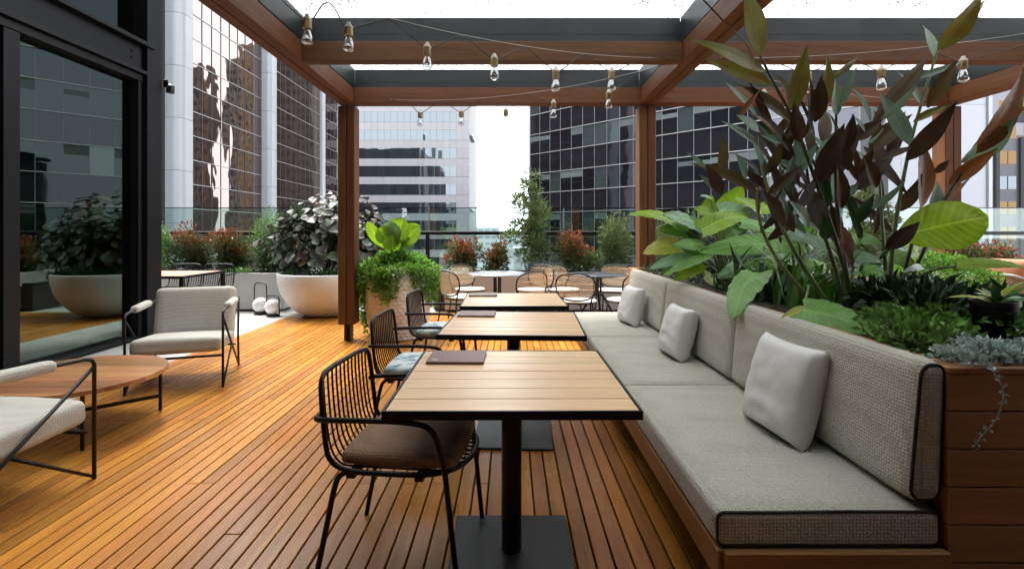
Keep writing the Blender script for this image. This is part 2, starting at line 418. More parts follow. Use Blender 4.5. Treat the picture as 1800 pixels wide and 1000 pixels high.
for (a,b) in ((4.60,4.76),(4.30,4.52),(2.4,2.55),(.3,.45)):
    pbox('mullion', (-4.74,a,.047),(-4.56,b,3.168), m_frame)
for (a,b) in ((4.765,6.265),(4.525,4.595),(2.555,4.295),(.455,2.395),(-1.9,.295)):
    pbox('door_pane', (-4.672,a,.05),(-4.66,b,3.165), m_doorglass, .001)
for (a,b) in ((4.2,6.33),(2.2,4.15),(.2,2.15)):
    pbox('upper_pane', (-4.70,a,3.66),(-4.688,b,9.3), m_upglass, .001)
for y in (4.175,2.175): pbox('upper_mullion', (-4.76,y-.023,3.655),(-4.62,y+.023,9.3), m_frame)
for z in (5.0,6.4,7.8): pbox('upper_transom', (-4.74,-2,z),(-4.70,6.33,z+.05), m_frame)
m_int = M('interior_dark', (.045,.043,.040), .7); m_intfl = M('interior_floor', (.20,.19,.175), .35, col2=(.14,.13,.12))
pbox('interior_floor', (-11,-2,-.03),(-4.83,6.33,.01), m_intfl)
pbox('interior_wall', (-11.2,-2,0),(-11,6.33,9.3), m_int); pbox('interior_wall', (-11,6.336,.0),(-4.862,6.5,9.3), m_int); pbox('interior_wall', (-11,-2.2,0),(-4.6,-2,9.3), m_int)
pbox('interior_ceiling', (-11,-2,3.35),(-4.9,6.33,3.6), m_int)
pbox('roof', (-11.2,-2.2,9.5),(-4.4,6.7,9.8), m_frame)
# lamp on the column's end
sc = thing('wall_light', 'small black spotlight fixed to the end of the dark column', 'wall light', (-4.46,6.602,3.22))
MB().bbox((-.025,-.0,-.04),(.035,.012,.06),.003).build('bracket', m_black, sc)
MB().tube([(0,.012,.03),(0,.05,.03),(.0,.06,.0)], .010, 6).build('arm', m_black, sc)
MB().lathe([(.0,-.09),(.05,-.09),(.052,-.08),(.052,.0),(.03,.02),(0,.02)], 16, (0.01,.085,0)).build('lamp_head', m_black, sc, True)

# the building behind the viewer that shades this side
struct(MB().box((-4.4,-2.6,-.1),(14,-2.2,3.4)).build('rear_wall', M('rear_wall_render', (.05,.048,.045), .8)))
struct(MB().box((-4.4,-8,3.41),(14,1.05,22)).build('rear_overhang', M('soffit', (.06,.058,.055), .8)))

# ------------------------------------------------------------------ pergola
per = thing('pergola', 'timber pergola with grey steel roof frame and rain-spotted glass roof', 'pergola', (0,6.17,0))
PO = Vector((0,6.17,0))
def qbox(name, a, b, mat, c=.004, par=per):
    return MB().bbox(tuple(p-q for p,q in zip(a,PO)), tuple(p-q for p,q in zip(b,PO)), c).build(name, mat, par)
BZ0, BZ1, ST = 2.86, 3.045, 3.275
XB = [(-2.085,-1.885),(1.55,1.75),(5.235,5.435)]
YB = [(6.12,6.31),(4.62,4.73),(3.12,3.23),(1.62,1.73),(.12,.23),(-1.38,-1.27)]
for (xa,xb) in XB:
    post = MB().box((xa+.09,.005,0),(xb-.09,.195,BZ0-.02)).build('post', m_black, per)
    for (a,b) in ((xa,xa+.096),(xb-.096,xb)):
        MB().bbox((a,0,.20),(b,.20,BZ0-.025),.006).build('timber', m_beam[2], post)
    MB().bbox((xa+.06,.04,0),(xb-.06,.16,.21),.004).build('steel_foot', m_steel, post)
    bm_ = MB().box((xa+.093,-7.9,BZ0+.01),(xb-.093,.13,BZ1-.002)).build('beam', m_black, per)
    for (a,b) in ((xa,xa+.096),(xb-.096,xb)):
        MB().bbox((a,-7.95,BZ0),(b,.14,BZ1),.006).build('timber', m_beam[1], bm_)
for bi,(xa,xb) in enumerate(((-1.883,1.548),(1.752,5.233))):
    for k,(ya,yb) in enumerate(YB):
        qbox('crossbeam', (xa,ya,BZ0+.001),(xb,yb,BZ1-.003), m_beam[0])
    for k in range(len(YB)):
        yn = YB[k+1][1] if k+1 < len(YB) else -1.8
        # steel channel round each roof bay, two plates high with a seam
        f = yn+.03 if k+1 < len(YB) else yn; b2 = YB[k][0]+.055
        fr = thing_part = MB().box((xa+.001-PO.x,b2-PO.y,BZ1+.004),(xb-.001-PO.x,b2+.05-PO.y,BZ1+.075)).build('roof_channel', m_steel, per)
        qbox('channel_plate', (xa+.001,b2+.004,BZ1+.077),(xb-.001,b2+.05,ST), m_steel, .002, fr)
        for sx, xx in ((1,xa),(-1,xb)):
            x0, x1 = sorted((xx+.002*sx-.05*sx, xx-.0*sx-.001*sx))
            qbox('side_plate', (x0,f,BZ1+.003),(x1+.003 if sx>0 else x1,b2-.002,ST-.002), m_steel, .002, fr)
        if k+1 < len(YB): qbox('near_plate', (xa+.001,f-.035,BZ1+.003),(xb-.001,f+.012,ST-.003), m_steel, .002, fr)
m_roofglass = clearglass('rained_roof_glass', (.96,.97,.97), .02, drops=True)
for (xa,xb) in ((-1.98,1.645),(1.655,5.33)):
    for k in range(len(YB)-1):
        qbox('roof_pane', (xa,YB[k+1][1]-.035,ST+.004),(xb,YB[k][0]+.10 if k == 0 else YB[k][1]-.045,ST+.016), m_roofglass, .001)

# ------------------------------------------------------------------ balustrade
m_balglass = clearglass('balustrade_glass', (.80,.89,.87), .03)
bal = thing('glass_balustrade', 'clear glass balustrade with black handrail along the terrace edge', 'balustrade', (0,9.7,0))
YR = 0.0
k = 0; xx = -9.2
while xx < 12:
    MB().box((xx+.012,-.008,.05),(xx+2.53,.008,1.757)).build('glass_panel', m_balglass, bal)
    MB().box((xx+.012,-.011,1.758),(xx+2.53,.011,1.772)).build('edge_trim', m_black, bal)
    MB().bbox((xx-.035,-.19,0),(xx+.035,-.13,1.325),.004).build('post', m_black, bal)
    MB().box((xx-.008,-.012,1.33),(xx+.008,.012,1.75)).build('clamp', m_wire, bal)
    xx += 2.55
MB().bbox((-9.2,-.20,1.255),(12,-.12,1.325),.01).build('handrail', m_black, bal)
MB().box((-9.2,-.165,1.215),(12,-.15,1.225)).build('cable', m_wire, bal)

# ------------------------------------------------------------------ towers
m_bronze = mirrorglass('bronze_glass', (.022,.015,.014), (.56,.475,.445), .32, .35, .30)
m_pier = M('pale_grey_pier', (.30,.315,.33), .35, col2=(.255,.27,.29), vscale=.6, stretch=(3,3,.15), rnd=.04)
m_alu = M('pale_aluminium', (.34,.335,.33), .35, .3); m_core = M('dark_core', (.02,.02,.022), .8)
m_dark = M('dark_mullion', (.03,.027,.026), .5)
def cpy(name, me, par, loc): 
    o = bpy.data.objects.new(name, me); COL.objects.link(o); o.parent = par; o.location = loc; return o
tw = thing('bronze_tower', 'office tower of bronze mirror glass between pale grey rounded piers', 'tower', (-25,37,-45))
TB = Vector((-25,37,-45)); TP = 1.35; TRH = 1.91
tz = [-.75+TRH*k for k in range(-3,12)]
pane_me = MB().box((-.03,.02,.02),(0,TP-.02,TRH-.02)).mesh('window_pane', m_bronze)
mul_d = MB(); mul_w = MB()
bays = [(34.5,1),(38.72,10),(52.75,11),(68.2,4)]
for (y0,n) in bays:
    for c in range(n):
        for z in tz: 
            o = cpy('window_pane', pane_me, tw, Vector((-25,y0+c*TP,z))-TB)
            o.rotation_euler = (0, R.gauss(0,.0022), R.gauss(0,.0022))
    y1 = y0+n*TP
    for k, z in enumerate(tz+[tz[-1]+TRH]):
        mul_w.box((-.02,y0-37,z-.024+45),(.05,y1-37,z+.024+45))
        if k < len(tz):
            for c in range(n+1):
                tgt = mul_w if (k % 2 == 0 and c in (0, n)) else mul_d
                w = .045 if tgt is mul_w else .03
                tgt.box((-.02,y0+c*TP-w-37,z+.036+45),(.035,y0+c*TP+w-37,z+TRH-.036+45))
mul_w.build('transoms', m_alu, tw, kind='stuff'); mul_d.build('mullions', m_dark, tw, kind='stuff')
MB().box((-30,-22,0),(-.06,36.6,69)).build('core', m_core, tw)
for (y0,n) in ((15,15),)+tuple(bays): MB().box((-.05,y0-37,tz[-1]+TRH+.06+45),(0,y0+n*TP-37,69)).build('upper_facade', m_bronze, tw)
for (y0,n) in bays: MB().box((-.05,y0-37,0),(0,y0+n*TP-37,tz[0]+45-.05)).build('lower_facade', m_bronze, tw)
def pier(y0, wy, prot, r):
    poly = [(-.2,0),(prot-r,0)]+[(prot-r+r*math.sin(a*math.pi/12), r-r*math.cos(a*math.pi/12)) for a in range(1,7)]+[(prot,wy-.1),(prot-.1,wy),(-.2,wy)]
    seg = MB().prism(poly, .012, 3.808).mesh('pier_panel', m_pier, True)
    for k in range(-2,8): cpy('pier_panel', seg, tw, (0,y0-37,44.4+3.82*k-1.3))
pier(37.1,1.5,1.1,.7); pier(51.35,1.35,.95,.5); pier(67.0,.9,.45,.25)

m_lilac = M('lilac_spandrel', (.235,.228,.238), .30, col2=(.21,.203,.215), vscale=.15, rnd=.03)
m_band = mirrorglass('banded_glass', (.014,.017,.021), (.46,.51,.56), .22, .3, .12)
mt = thing('banded_tower', 'grey office tower with flat horizontal dark window bands, mid distance', 'tower', (-24,107,-45))
MBt = Vector((-24,107,-45)); MPITCH = 1.37
win = MB().box((.02,-.0,.02),(MPITCH-.02,.05,2.22)).mesh('window_pane', m_band)
spa = MB().box((.012,-.06,.012),(MPITCH-.012,.05,1.51)).mesh('spandrel_panel', m_lilac)
for k in range(-3,8):
    zc = 17.56-3.8*k
    for c in range(15):
        o = cpy('window_pane', win, mt, Vector((-11.4-MPITCH*(c+1),107,zc-1.12))-MBt); o.rotation_euler = (R.gauss(0,.002),0,R.gauss(0,.002))
    for c in range(-2,15): cpy('spandrel_panel', spa, mt, Vector((-11.4-MPITCH*(c+1),107,zc+1.12+.01))-MBt)
    for c in (-2,-1):
        MB().box((.012,-.06,.012),(MPITCH-.012,.05,2.24)).build('end_panel', m_lilac, mt, loc=Vector((-11.4-MPITCH*(c+1),107,zc-1.12))-MBt)
    MB().box((-20,-.10,zc+1.125+45),(12.6+2.4,-.061,zc+1.2+45)).build('sill_line', m_alu, mt)
MB().box((-30,.06,0),(15.32,24,110)).build('core', M('slate_side', (.055,.062,.072), .4), mt)
MB().box((-30,-.05,17.56+11.4+2.8+45),(15.3,.05,110)).build('upper_facade', m_lilac, mt); MB().box((-30,-.05,0),(15.3,.05,17.56-26.6-1.2+45)).build('lower_facade', m_lilac, mt)
for c in range(6): MB().box((-30+c*1.37,-.03,32),(-28.67+c*1.37,.05,77)).build('west_panel', m_band, mt)
for z in (50.6,66.3): MB().bbox((15.3,.5,z),(15.9,9,z+.5),.02).build('maintenance_rail', m_alu, mt)

m_smoke = mirrorglass('smoke_glass', (.007,.0075,.009), (.48,.50,.57), .13, .4, .35)
m_spand = mirrorglass('dark_spandrel', (.011,.011,.013), (.45,.45,.52), .12, .6, .25, .05)
m_blind = mirrorglass('blind_glass', (.032,.041,.041), (.66,.70,.74), .14, .3, .35)
A0 = Vector((1.9,50.2,-45)); ang = math.atan2(-.723,.691)
dk = thing('smoked_glass_tower', 'dark smoked glass tower with thin white sill lines, right of the sky gap', 'tower', A0, ang)
DP, DR = 1.3, 1.9; dz0 = 3.07-1.9*3
mk = lambda m: MB().box((.018,0,.03),(DP-.018,.05,DR-.03)).mesh('window_pane', m)
me_w, me_b, me_s = mk(m_smoke), mk(m_blind), mk(m_spand)
halfb = MB().box((.03,.012,0),(DP-.03,.03,.62)).mesh('blind', M('roller_blind', (.065,.08,.08), .6, rnd=.25))
rr = random.Random(11); fins = MB(); dmul = MB()
for k in range(9):
    z = dz0+DR*k+45
    for c in range(21):
        winrow = k % 2 == 0
        me = me_s if not winrow else (me_b if rr.random() < .28 else me_w)
        o = cpy('window_pane' if winrow else 'spandrel_pane', me, dk, (c*DP,0,z)); o.rotation_euler = (rr.gauss(0,.002),0,rr.gauss(0,.002))
        if winrow and me is me_w and rr.random() < .55:
            b = cpy('blind', halfb, dk, (c*DP,-.034,z+DR-.68)); b.scale = (1,1,rr.uniform(.5,1.1))
    fins.box((0,-.10,z-.03),(21*DP,.02,z+.03))
    for c in range(22): dmul.box((c*DP-.018,-.03,z+.031),(c*DP+.018,.02,z+DR-.031))
fins.build('sill_fins', m_alu, dk, kind='stuff'); dmul.build('mullions', M('steel_mullion', (.20,.20,.21), .4, .3), dk, kind='stuff')
MB().box((0,.06,0),(21*DP,14,100)).build('core', m_core, dk)
MB().box((0,0,dz0+DR*9+45.02),(21*DP,.05,100)).build('upper_facade', m_smoke, dk); MB().box((0,0,0),(21*DP,.05,dz0+44.96)).build('lower_facade', m_smoke, dk)
MB().bbox((-.25,-.05,0),(-.01,5,100),.02).build('edge_strip', M('pale_edge', (.45,.45,.45), .4), dk)

m_panelw = M('white_cladding', (.27,.28,.32), .28, col2=(.25,.26,.295), vscale=.12, rnd=.03)
wb = thing('white_panel_building', 'pale lavender-white panelled building behind the tall dark-leaved plants', 'building', (21.4,36,-45))
pw = MB().box((.01,-.05,.01),(1.99,.0,3.79)).mesh('cladding_panel', m_panelw)
for c in range(6):
    for k in range(-2,7): cpy('cladding_panel', pw, wb, (c*2.0,0,45+3.8*k-1.2))
MB().box((0,.003,0),(12.4,12,95)).build('core', M('panel_joint', (.34,.35,.40), .5), wb)
MB().box((0,-.05,45+3.8*7-1.18),(12,.0,95)).build('upper_facade', m_panelw, wb)
MB().bbox((12.02,-.2,0),(12.3,0,95),.02).build('edge_strip', m_pier, wb)

m_char = M('charcoal_cladding', (.055,.055,.066), .45, rnd=.05); m_warm = emit('warm_reflection_glow', (1.0,.68,.36), .10)  # warm light reflected in the panes, painted as a faint glow
m_greycl = M('grey_cladding', (.17,.165,.19), .5)
rb = thing('charcoal_building', 'charcoal building with warm reflections glowing in its windows at the far right', 'building', (70.6,75,-45))
MB().box((0,.02,0),(45,12,60.2)).build('core', m_char, rb); MB().box((-8,.0,60.25),(45,12,74)).build('upper_storeys', m_greycl, rb)
for c in range(12):
    MB().bbox((.2+c*3.6,-.35,0),(.75+c*3.6,.0,60),.03).build('fin', m_core, rb)
    for k in range(-2,4):
        z = 45+1.33+(406-277)*75/900-3.7*k
        w = MB().box((.9+c*3.6,-.02,z-.95),(3.4+c*3.6,.015,z+.95)).build('window', m_band if (c*7+k*3) % 4 == 3 else m_warm, rb)
        MB().box((2.1+c*3.6,-.06,z-.95),(2.2+c*3.6,-.021,z+.95)).build('glazing_bar', m_core, w)
for c in range(6):
    w = MB().bbox((3.0+c*6,-.1,62.2),(6.2+c*6,0,65),.05).build('window', m_core, rb)
    MB().box((4.5+c*6,-.16,62.2),(4.75+c*6,-.1,65)).build('glazing_bar', m_greycl, w)

# towers out of direct view that the mirror glass shows
def plain_tower(name, label, x, y, w, d, h, ma, mb, fh=3.2, cols=8):
    t = thing(name, label, 'tower', (x,y,-45))
    MB().box((0,0,0),(w,d,h)).build('wall', ma, t)
    k = 0
    z = 6
    while z < h-3:
        MB().box((-.12,-.12,z),(w+.12,d+.12,z+fh*.5)).build('window_band', mb, t); z += fh
    for c in range(cols+1):
        for yy in (-.35, d+.05): MB().box((w*c/cols-.3,yy,0),(w*c/cols+.3,yy+.3,h)).build('rib', ma, t)
        for xx2 in (-.35, w+.05): MB().box((xx2,d*c/cols-.3,0),(xx2+.3,d*c/cols+.3,h)).build('rib', ma, t)
    return t
m_tan = M('tan_concrete', (.30,.22,.13), .7); m_umber = M('umber_concrete', (.13,.10,.085), .7); m_palec = M('pale_concrete', (.50,.51,.52), .7)
plain_tower('tan_tower', 'tan ribbed tower mirrored in the bronze glass', 37, 180, 8, 15, 112, m_tan, m_core)
plain_tower('grey_tower', 'grey ribbed tower mirrored beside the tan one', 45.4, 183, 5.2, 12, 108, M('grey_concrete', (.20,.195,.19), .7), m_core, 3.0, 3)
plain_tower('umber_tower', 'dark brown ribbed tower mirrored in the bronze glass', 57.0, 180, 9, 4, 104, m_umber, m_core, 3.4, 5)
plain_tower('dark_brick_tower', 'tall dark tower mirrored in the farther bronze bay', 14, 185, 21, 16, 140, M('dark_brick', (.085,.075,.075), .7), m_core)
plain_tower('pale_tower', 'pale ribbed tower mirrored in the dark glass', -42, -75, 20, 20, 62, m_palec, m_core)
plain_tower('brown_tower', 'brown ribbed tower mirrored in the banded tower', 14, -95, 24, 20, 70, m_umber, m_core)
# low city blocks seen through the gap, haze painted in as pale colour
m_far = M('far_hazed_wall', (.42,.435,.445), .8); m_farw = M('far_window', (.25,.29,.32), .4)
def far_block(label, x0, x1, y, top, rows, grp='far blocks in the gap'):
    t = thing('city_block', label, 'building', (x0,y,-45), 0, grp); h = top+45
    MB().box((0,0,0),(x1-x0,20,h)).build('wall', m_far, t)
    for k in range(rows):
        for c in range(int((x1-x0)/4)):
            MB().box((1+c*4,-.1,h-3-k*3.6),(3.6+c*4,.2,h-1.3-k*3.6)).build('window', m_farw, t)
far_block('low pale city block left in the sky gap', -24, -7, 300, 3.4, 5)
far_block('pale city block in the middle of the sky gap', -6, 5, 340, 1.0, 5)
far_block('pale city block by the dark tower in the sky gap', 1, 13, 220, -6, 5)
far_block('wide pale city block low behind the sky gap', -40, 30, 420, -2, 4)
# ------------------------------------------------------------------ dining tables
TS, TZ = .866, .735
def make_table():
    t = thing('dining_table', '', 'table', (0,0,0), 0, 'square dining tables in a row')
    h = TS/2
    fr = MB()
    for (a,b) in (((-h,-h,TZ-.030),(h,-h+.008,TZ)),((-h,h-.008,TZ-.030),(h,h,TZ)),((-h,-h+.008,TZ-.030),(-h+.008,h-.008,TZ)),((h-.008,-h+.008,TZ-.030),(h,h-.008,TZ))):
        fr.box(a,b)
    fr.box((-h+.008,-h+.008,TZ-.030),(h-.008,h-.008,TZ-.024))
    fr.build('frame', m_black, t)
    n = 7; w = (TS-.020)/n
    bd = MB().bbox((-h+.010,-w/2+.0022,-.021),(h-.010,w/2-.0022,0), .0016).mesh('board', m_top)
    for k in range(n): link('board', bd, t, (0,-h+.010+w*(k+.5),TZ-.0015+R.uniform(-.0005,.0005)))
    MB().lathe([(.0415,.016),(.0415,TZ-.031)], 24).build('column', m_black, t, True)
    MB().bbox((-.14,-.14,TZ-.045),(.14,.14,TZ-.0305),.003).build('top_plate', m_black, t)
    MB().bbox((-.25,-.25,0),(.25,.25,.015),.004).build('base_plate', m_base, t)
    return t
T1 = make_table(); T1['label'] = 'nearest square teak table with black edge, brown chair pulled up'
T1.location = (.003,2.125,0); T1.rotation_euler.z = rad(.3)
G = 'square dining tables in a row'
T2 = dup(T1, (.018,3.355,0), rad(-2.4), 'middle square teak table of the row along the sofa', G)
T3 = dup(T1, (.02,4.49,0), rad(1.0), 'farthest square teak table of the row along the sofa', G)
T4 = dup(T1, (3.0,4.42,0), 0, 'square teak table beyond the planter, half hidden by leaves', G)

def menu(c, rz, label):
    t = thing('menu', label, 'menu', c, rz, 'brown menus on the tables')
    MB().bbox((-.13,-.108,0),(.13,.108,.003),.001).build('back_cover', m_menu, t)
    MB().box((-.127,-.105,.0031),(.129,.105,.0098)).build('pages', M('paper_edge', (.24,.16,.13), .8), t)
    cv = MB().bbox((-.13,-.108,.0099),(.13,.108,.0125),.001).build('front_cover', m_menu, t)
    mk = MB()   # small gold foil mark: one wide bar above three short strokes
    mk.box((-.108,-.062,.0126),(-.082,-.056,.0129))
    for k in range(3): mk.box((-.106+k*.0085,-.082,.0126),(-.1015+k*.0085,-.068,.0129))
    mk.build('gold_mark', m_gold, cv)
menu((-.250,2.392,TZ-.0005), rad(-1), 'closed brown menu on the nearest teak table')
menu((-.240,3.645,TZ-.0005), rad(-2), 'closed brown menu on the middle teak table')
menu((-.255,4.75,TZ-.0005), rad(1), 'closed brown menu on the farthest teak table')

# ------------------------------------------------------------------ wire armchairs
def make_wire_chair(cush, name='wire_chair'):
    t = thing(name, '', 'chair', (0,0,0), 0, 'black wire armchairs')
    yo = .245
    half = [(-.262,.0,.795),(-.262,.15,.795),(-.258,.232,.782),(-.25,yo,.70),(-.235,yo+.004,.56),(-.222,yo,.475),(-.15,yo,.440),(.0,yo+.004,.440),(.15,yo,.440),(.245,.19,.440),(.285,.08,.440),(.288,.0,.440)]
    loop = half+[(x,-y,z) for (x,y,z) in reversed(half[1:-1])]
    MB().tube(chaikin(loop,3,True), .0105, 8, closed=True).build('frame_tube', m_black, t, 'all')
    nr = 12
    for k in range(nr):
        y = -.205+.41*k/(nr-1); xf = .284-.9*max(0,abs(y)-.06)**1.6
        ztop = .792-.25*max(0,abs(y)-.16)**1.2
        p = chaikin([(-.262,y,ztop),(-.262,y,.74),(-.250,y*1.0,.60),(-.232,y,.50),(-.195,y,.447),(-.13,y,.442),(.1,y,.442),(xf,y,.442)],2)
        MB().tube(p, .0045, 6).build('rod', m_black, t, 'all')
    for s in (-1,1):
        p = chaikin([(-.252,s*.246,.645),(-.262,s*.27,.640),(-.225,s*.288,.643),(-.05,s*.290,.648),(.10,s*.288,.648),(.185,s*.285,.630),(.215,s*.279,.53),(.228,s*.270,.44)],3)
        p += [Vector((.275,s*.262,0))]
        MB().tube(p, .0108, 8).build('arm_and_front_leg', m_black, t, 'all')
        p = chaikin([(-.135,s*.235,.438),(-.185,s*.240,.425),(-.205,s*.243,.36),(-.225,s*.247,.25)],2)+[Vector((-.275,s*.255,0))]
        MB().tube(p, .0108, 8).build('back_leg', m_black, t, 'all')
    for x in (-.14,.12): MB().box((x-.016,-.24,.412),(x+.016,.24,.431)).build('cross_bar', m_black, t)
    if cush is not None:
        def puff(q):
            x,y,z = q; e = (abs(x)/.235)**2.2+(abs(y)/.225)**2.2
            return Vector((x*(1-.03*(abs(y)/.2)**2), y*(1-.03*(abs(x)/.2)**2), z*(1.0+.45*max(0,1-e*.8))))
        c = MB().rbox(.232,.222,.026,.025,14,None,puff).build('seat_cushion', cush, t, 'all', (.03,0,.472))
    return t
def leafprint(name):
    t = NT(name); vec = t.coords((1,1,1), False); v = t.noise(vec, 5.0, 2, .5, 1.5); w = t.voro(t.coords((7,16,7), False), 1.0, 1.0)
    c = t.mix(t.ramp(v, .52, .56), (.70,.73,.73), (.28,.44,.46)); c = t.mix(t.math('LESS_THAN', w, .22), c, (.16,.27,.30))
    return t.done(t.pbr(c, .8, 0, t.bump(t.noise(vec, 8, 3), .3, .02), .2))
m_print = leafprint('leaf_print_cloth')
GC = 'black wire armchairs'
C1 = make_wire_chair(m_brown); C1.location = (-.432,2.125,0); C1.rotation_euler.z = rad(-6); C1['label'] = 'black wire armchair with brown cushion at the nearest table'
C2 = make_wire_chair(m_print); C2.location = (-.575,3.32,0); C2.rotation_euler.z = rad(-3); C2['label'] = 'black wire armchair with pale leaf-print cushion at the middle table'
dup(C2, (-.595,4.50,0), rad(-5), 'black wire armchair with pale leaf-print cushion at the farthest table', GC)
dup(C2, (3.62,4.37,0), rad(172), 'black wire armchair beyond the planter, seen through leaves', GC)
C5 = make_wire_chair(None); C5.location = (-4.72,8.02,0); C5.rotation_euler.z = rad(-92); C5['label'] = 'black wire armchair without cushion behind the red tiled table'
dup(C5, (-5.25,8.05,0), rad(-86), 'black wire armchair left behind the red tiled table, mostly hidden by the column', GC)

# ------------------------------------------------------------------ tiled table at the left
m_redtile = M('terracotta_tile', (.50,.19,.11), .45, rnd=.12, hue=.01)
tt = thing('tiled_table', 'black framed table with terracotta tiled top behind the armchair', 'table', (-4.80,7.18,0))
fr = MB()
for (a,b) in (((-.52,-.5,.705),(.52,-.478,.74)),((-.52,.478,.705),(.52,.5,.74)),((-.52,-.478,.705),(-.498,.478,.74)),((.498,-.478,.705),(.52,.478,.74))): fr.box(a,b)
fr.box((-.498,-.478,.706),(.498,.478,.722)); fr.build('frame', m_black, tt)
tm = MB().bbox((-.0485,-.0465,0),(.0485,.0465,.013),.002).mesh('tile', m_redtile)
for ix in range(10):
    for iy in range(10): link('tile', tm, tt, (-.4482+ix*.0996,-.430+iy*.0956,.7225))
for sx in (-1,1):
    for sy in (-1,1): MB().bbox((sx*.52-(.05 if sx>0 else 0),sy*.5-(.05 if sy>0 else 0),0),(sx*.52+(.05 if sx<0 else 0),sy*.5+(.05 if sy<0 else 0),.7045),.003).build('leg', m_black, tt)

# ------------------------------------------------------------------ cream lounge chairs
def make_lounge():
    t = thing('lounge_chair', '', 'armchair', (0,0,0), 0, 'cream lounge chairs')
    def puff(q): return Vector((q.x, q.y, q.z*(1+.10*(1-(q.x/.34)**2)*(1-(q.y/.36)**2))+ (.012*math.sin(3*q.x+2) if q.z > 0 else 0)))
    Ms = Matrix.Translation((0,-.02,.335)) @ Matrix.Rotation(rad(-5),4,'X')
    MB().rbox(.335,.345,.062,.042,14,Ms,puff).build('seat', m_cream, t, 'all')
    Mb = Matrix.Translation((0,.335,.555)) @ Matrix.Rotation(rad(-13),4,'X')
    MB().rbox(.335,.065,.235,.05,14,Mb,lambda q: Vector((q.x,q.y*(1+.14*(1-(q.x/.34)**2)*(1-(q.z/.24)**2))-.03*(1-(q.x/.335)**2)*0,q.z))).build('backrest', m_cream, t, 'all')
    MB().box((-.33,-.34,.255),(.33,-.322,.272)).build('front_rail', m_black, t)
    MB().box((-.33,.26,.225),(.33,.278,.243)).build('rear_rail', m_black, t)
    for s in (-1,1):
        x = s*.352
        MB().tube([(x,-.375,0),(x,-.375,.615),(x,-.36,.640),(x,-.32,.652),(x,.0,.665),(x,.40,.668)], .0105, 8).build('front_leg_and_arm', m_black, t, 'all')
        MB().tube([(x,.405,.668),(x,.375,.30),(x,.405,0)], .0105, 8).build('rear_leg', m_black, t, 'all')
        MB().tube([(x,-.372,.60),(x,.03,.29),(x,.40,.01)], .0095, 8).build('diagonal', m_black, t, 'all')
        MB().tube([(x,-.372,.012),(x,.03,.285)], .0085, 8).build('brace', m_black, t, 'all')
        for (ya,za) in ((-.33,.262),(.27,.234)): MB().tube([(s*.32,ya,za),(x,ya,za)], .008, 6).build('bracket', m_black, t)
        Ma = Matrix.Translation((x,.02,.667)) @ Matrix.Rotation(rad(1.5),4,'X')
        MB().rbox(.036,.185,.030,.029,10,Ma).build('arm_pad', m_cream, t, 'all')
    return t
L1 = make_lounge(); L1.location = (-2.915,4.61,0); L1.rotation_euler.z = rad(19.3); L1['label'] = 'cream lounge chair facing the viewer in front of the dark column'
dup(L1, (-2.647,2.438,0), rad(171.1), 'cream lounge chair cut off by the left edge of the photo', 'cream lounge chairs')

ct = thing('coffee_table', 'round low wooden coffee table with thin black legs between the lounge chairs', 'coffee table', (-2.95,3.45,0))
rr_ = .535; npl = 9
for k in range(npl):
    a = -rr_+2*rr_*k/npl+.0008; b = -rr_+2*rr_*(k+1)/npl-.0008
    ys = [a+(b-a)*i/6 for i in range(7)]
    poly = [(math.sqrt(max(0,rr_**2-y*y)),y) for y in ys]+[(-math.sqrt(max(0,rr_**2-y*y)),y) for y in reversed(ys)]
    if k == 0: poly = poly[:-1]
    if k == npl-1: poly.pop(7)
    o = MB().prism(poly, .340, .368).build('plank', m_acacia, ct)
Rz = rad(0)
for (sx,sy) in ((1,1),(1,-1),(-1,1),(-1,-1)): MB().bbox((sx*.352-.009,sy*.345-.009,0),(sx*.352+.009,sy*.345+.009,.339),.002).build('leg', m_black, ct)
for s in (1,-1):
    d = Vector((.352,s*.345,0)); Mx = Matrix.Rotation(math.atan2(d.y,d.x),4,'Z')
    MB().box((-.486,-.007,.100 if s>0 else .0865),(.486,.007,.1245 if s>0 else .0995),Mx).build('stretcher', m_black, ct)
    MB().box((-.40,-.012,.324 if s>0 else .3095),(.40,.012,.339 if s>0 else .3238),Mx).build('top_support', m_black, ct)

# ------------------------------------------------------------------ sofa bench with planter behind
SB = (1.6,5.55)
bench = thing('sofa_bench', 'long sage upholstered sofa bench on a timber platform beside the tables', 'sofa', (1.0,1.6,0))
BO = Vector((1.0,1.6,0))
def bb(name, a, b, mat, c=.004, par=bench): return MB().bbox(tuple(Vector(a)-BO), tuple(Vector(b)-BO), c).build(name, mat, par)
bb('platform', (.665,1.60,.235),(1.362,5.56,.334), m_bench[1]); bb('platform_edge', (.645,1.598,.235),(.6635,5.56,.336), m_bench[1]); bb('platform_end', (.6645,1.580,.235),(1.362,1.5985,.3355), m_bench[0])
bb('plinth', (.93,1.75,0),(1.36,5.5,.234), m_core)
cuts = [1.603,2.935,4.25,5.55]
def rrect(hx, hz, r, n=6):
    out = []
    for (cx,cz,a0) in ((hx-r,hz-r,0),(-hx+r,hz-r,90),(-hx+r,-hz+r,180),(hx-r,-hz+r,270)):
        out += [(cx+r*math.cos(rad(a0+90*k/n)), cz+r*math.sin(rad(a0+90*k/n))) for k in range(n+1)]
    # extra points along the long runs so the cord follows the padding
    res = []
    for i in range(len(out)):
        p, q = out[i], out[(i+1) % len(out)]; d = math.hypot(q[0]-p[0], q[1]-p[1]); m = max(1, int(d/.03)); res += [(p[0]+(q[0]-p[0])*k/m, p[1]+(q[1]-p[1])*k/m) for k in range(m)]
    return res
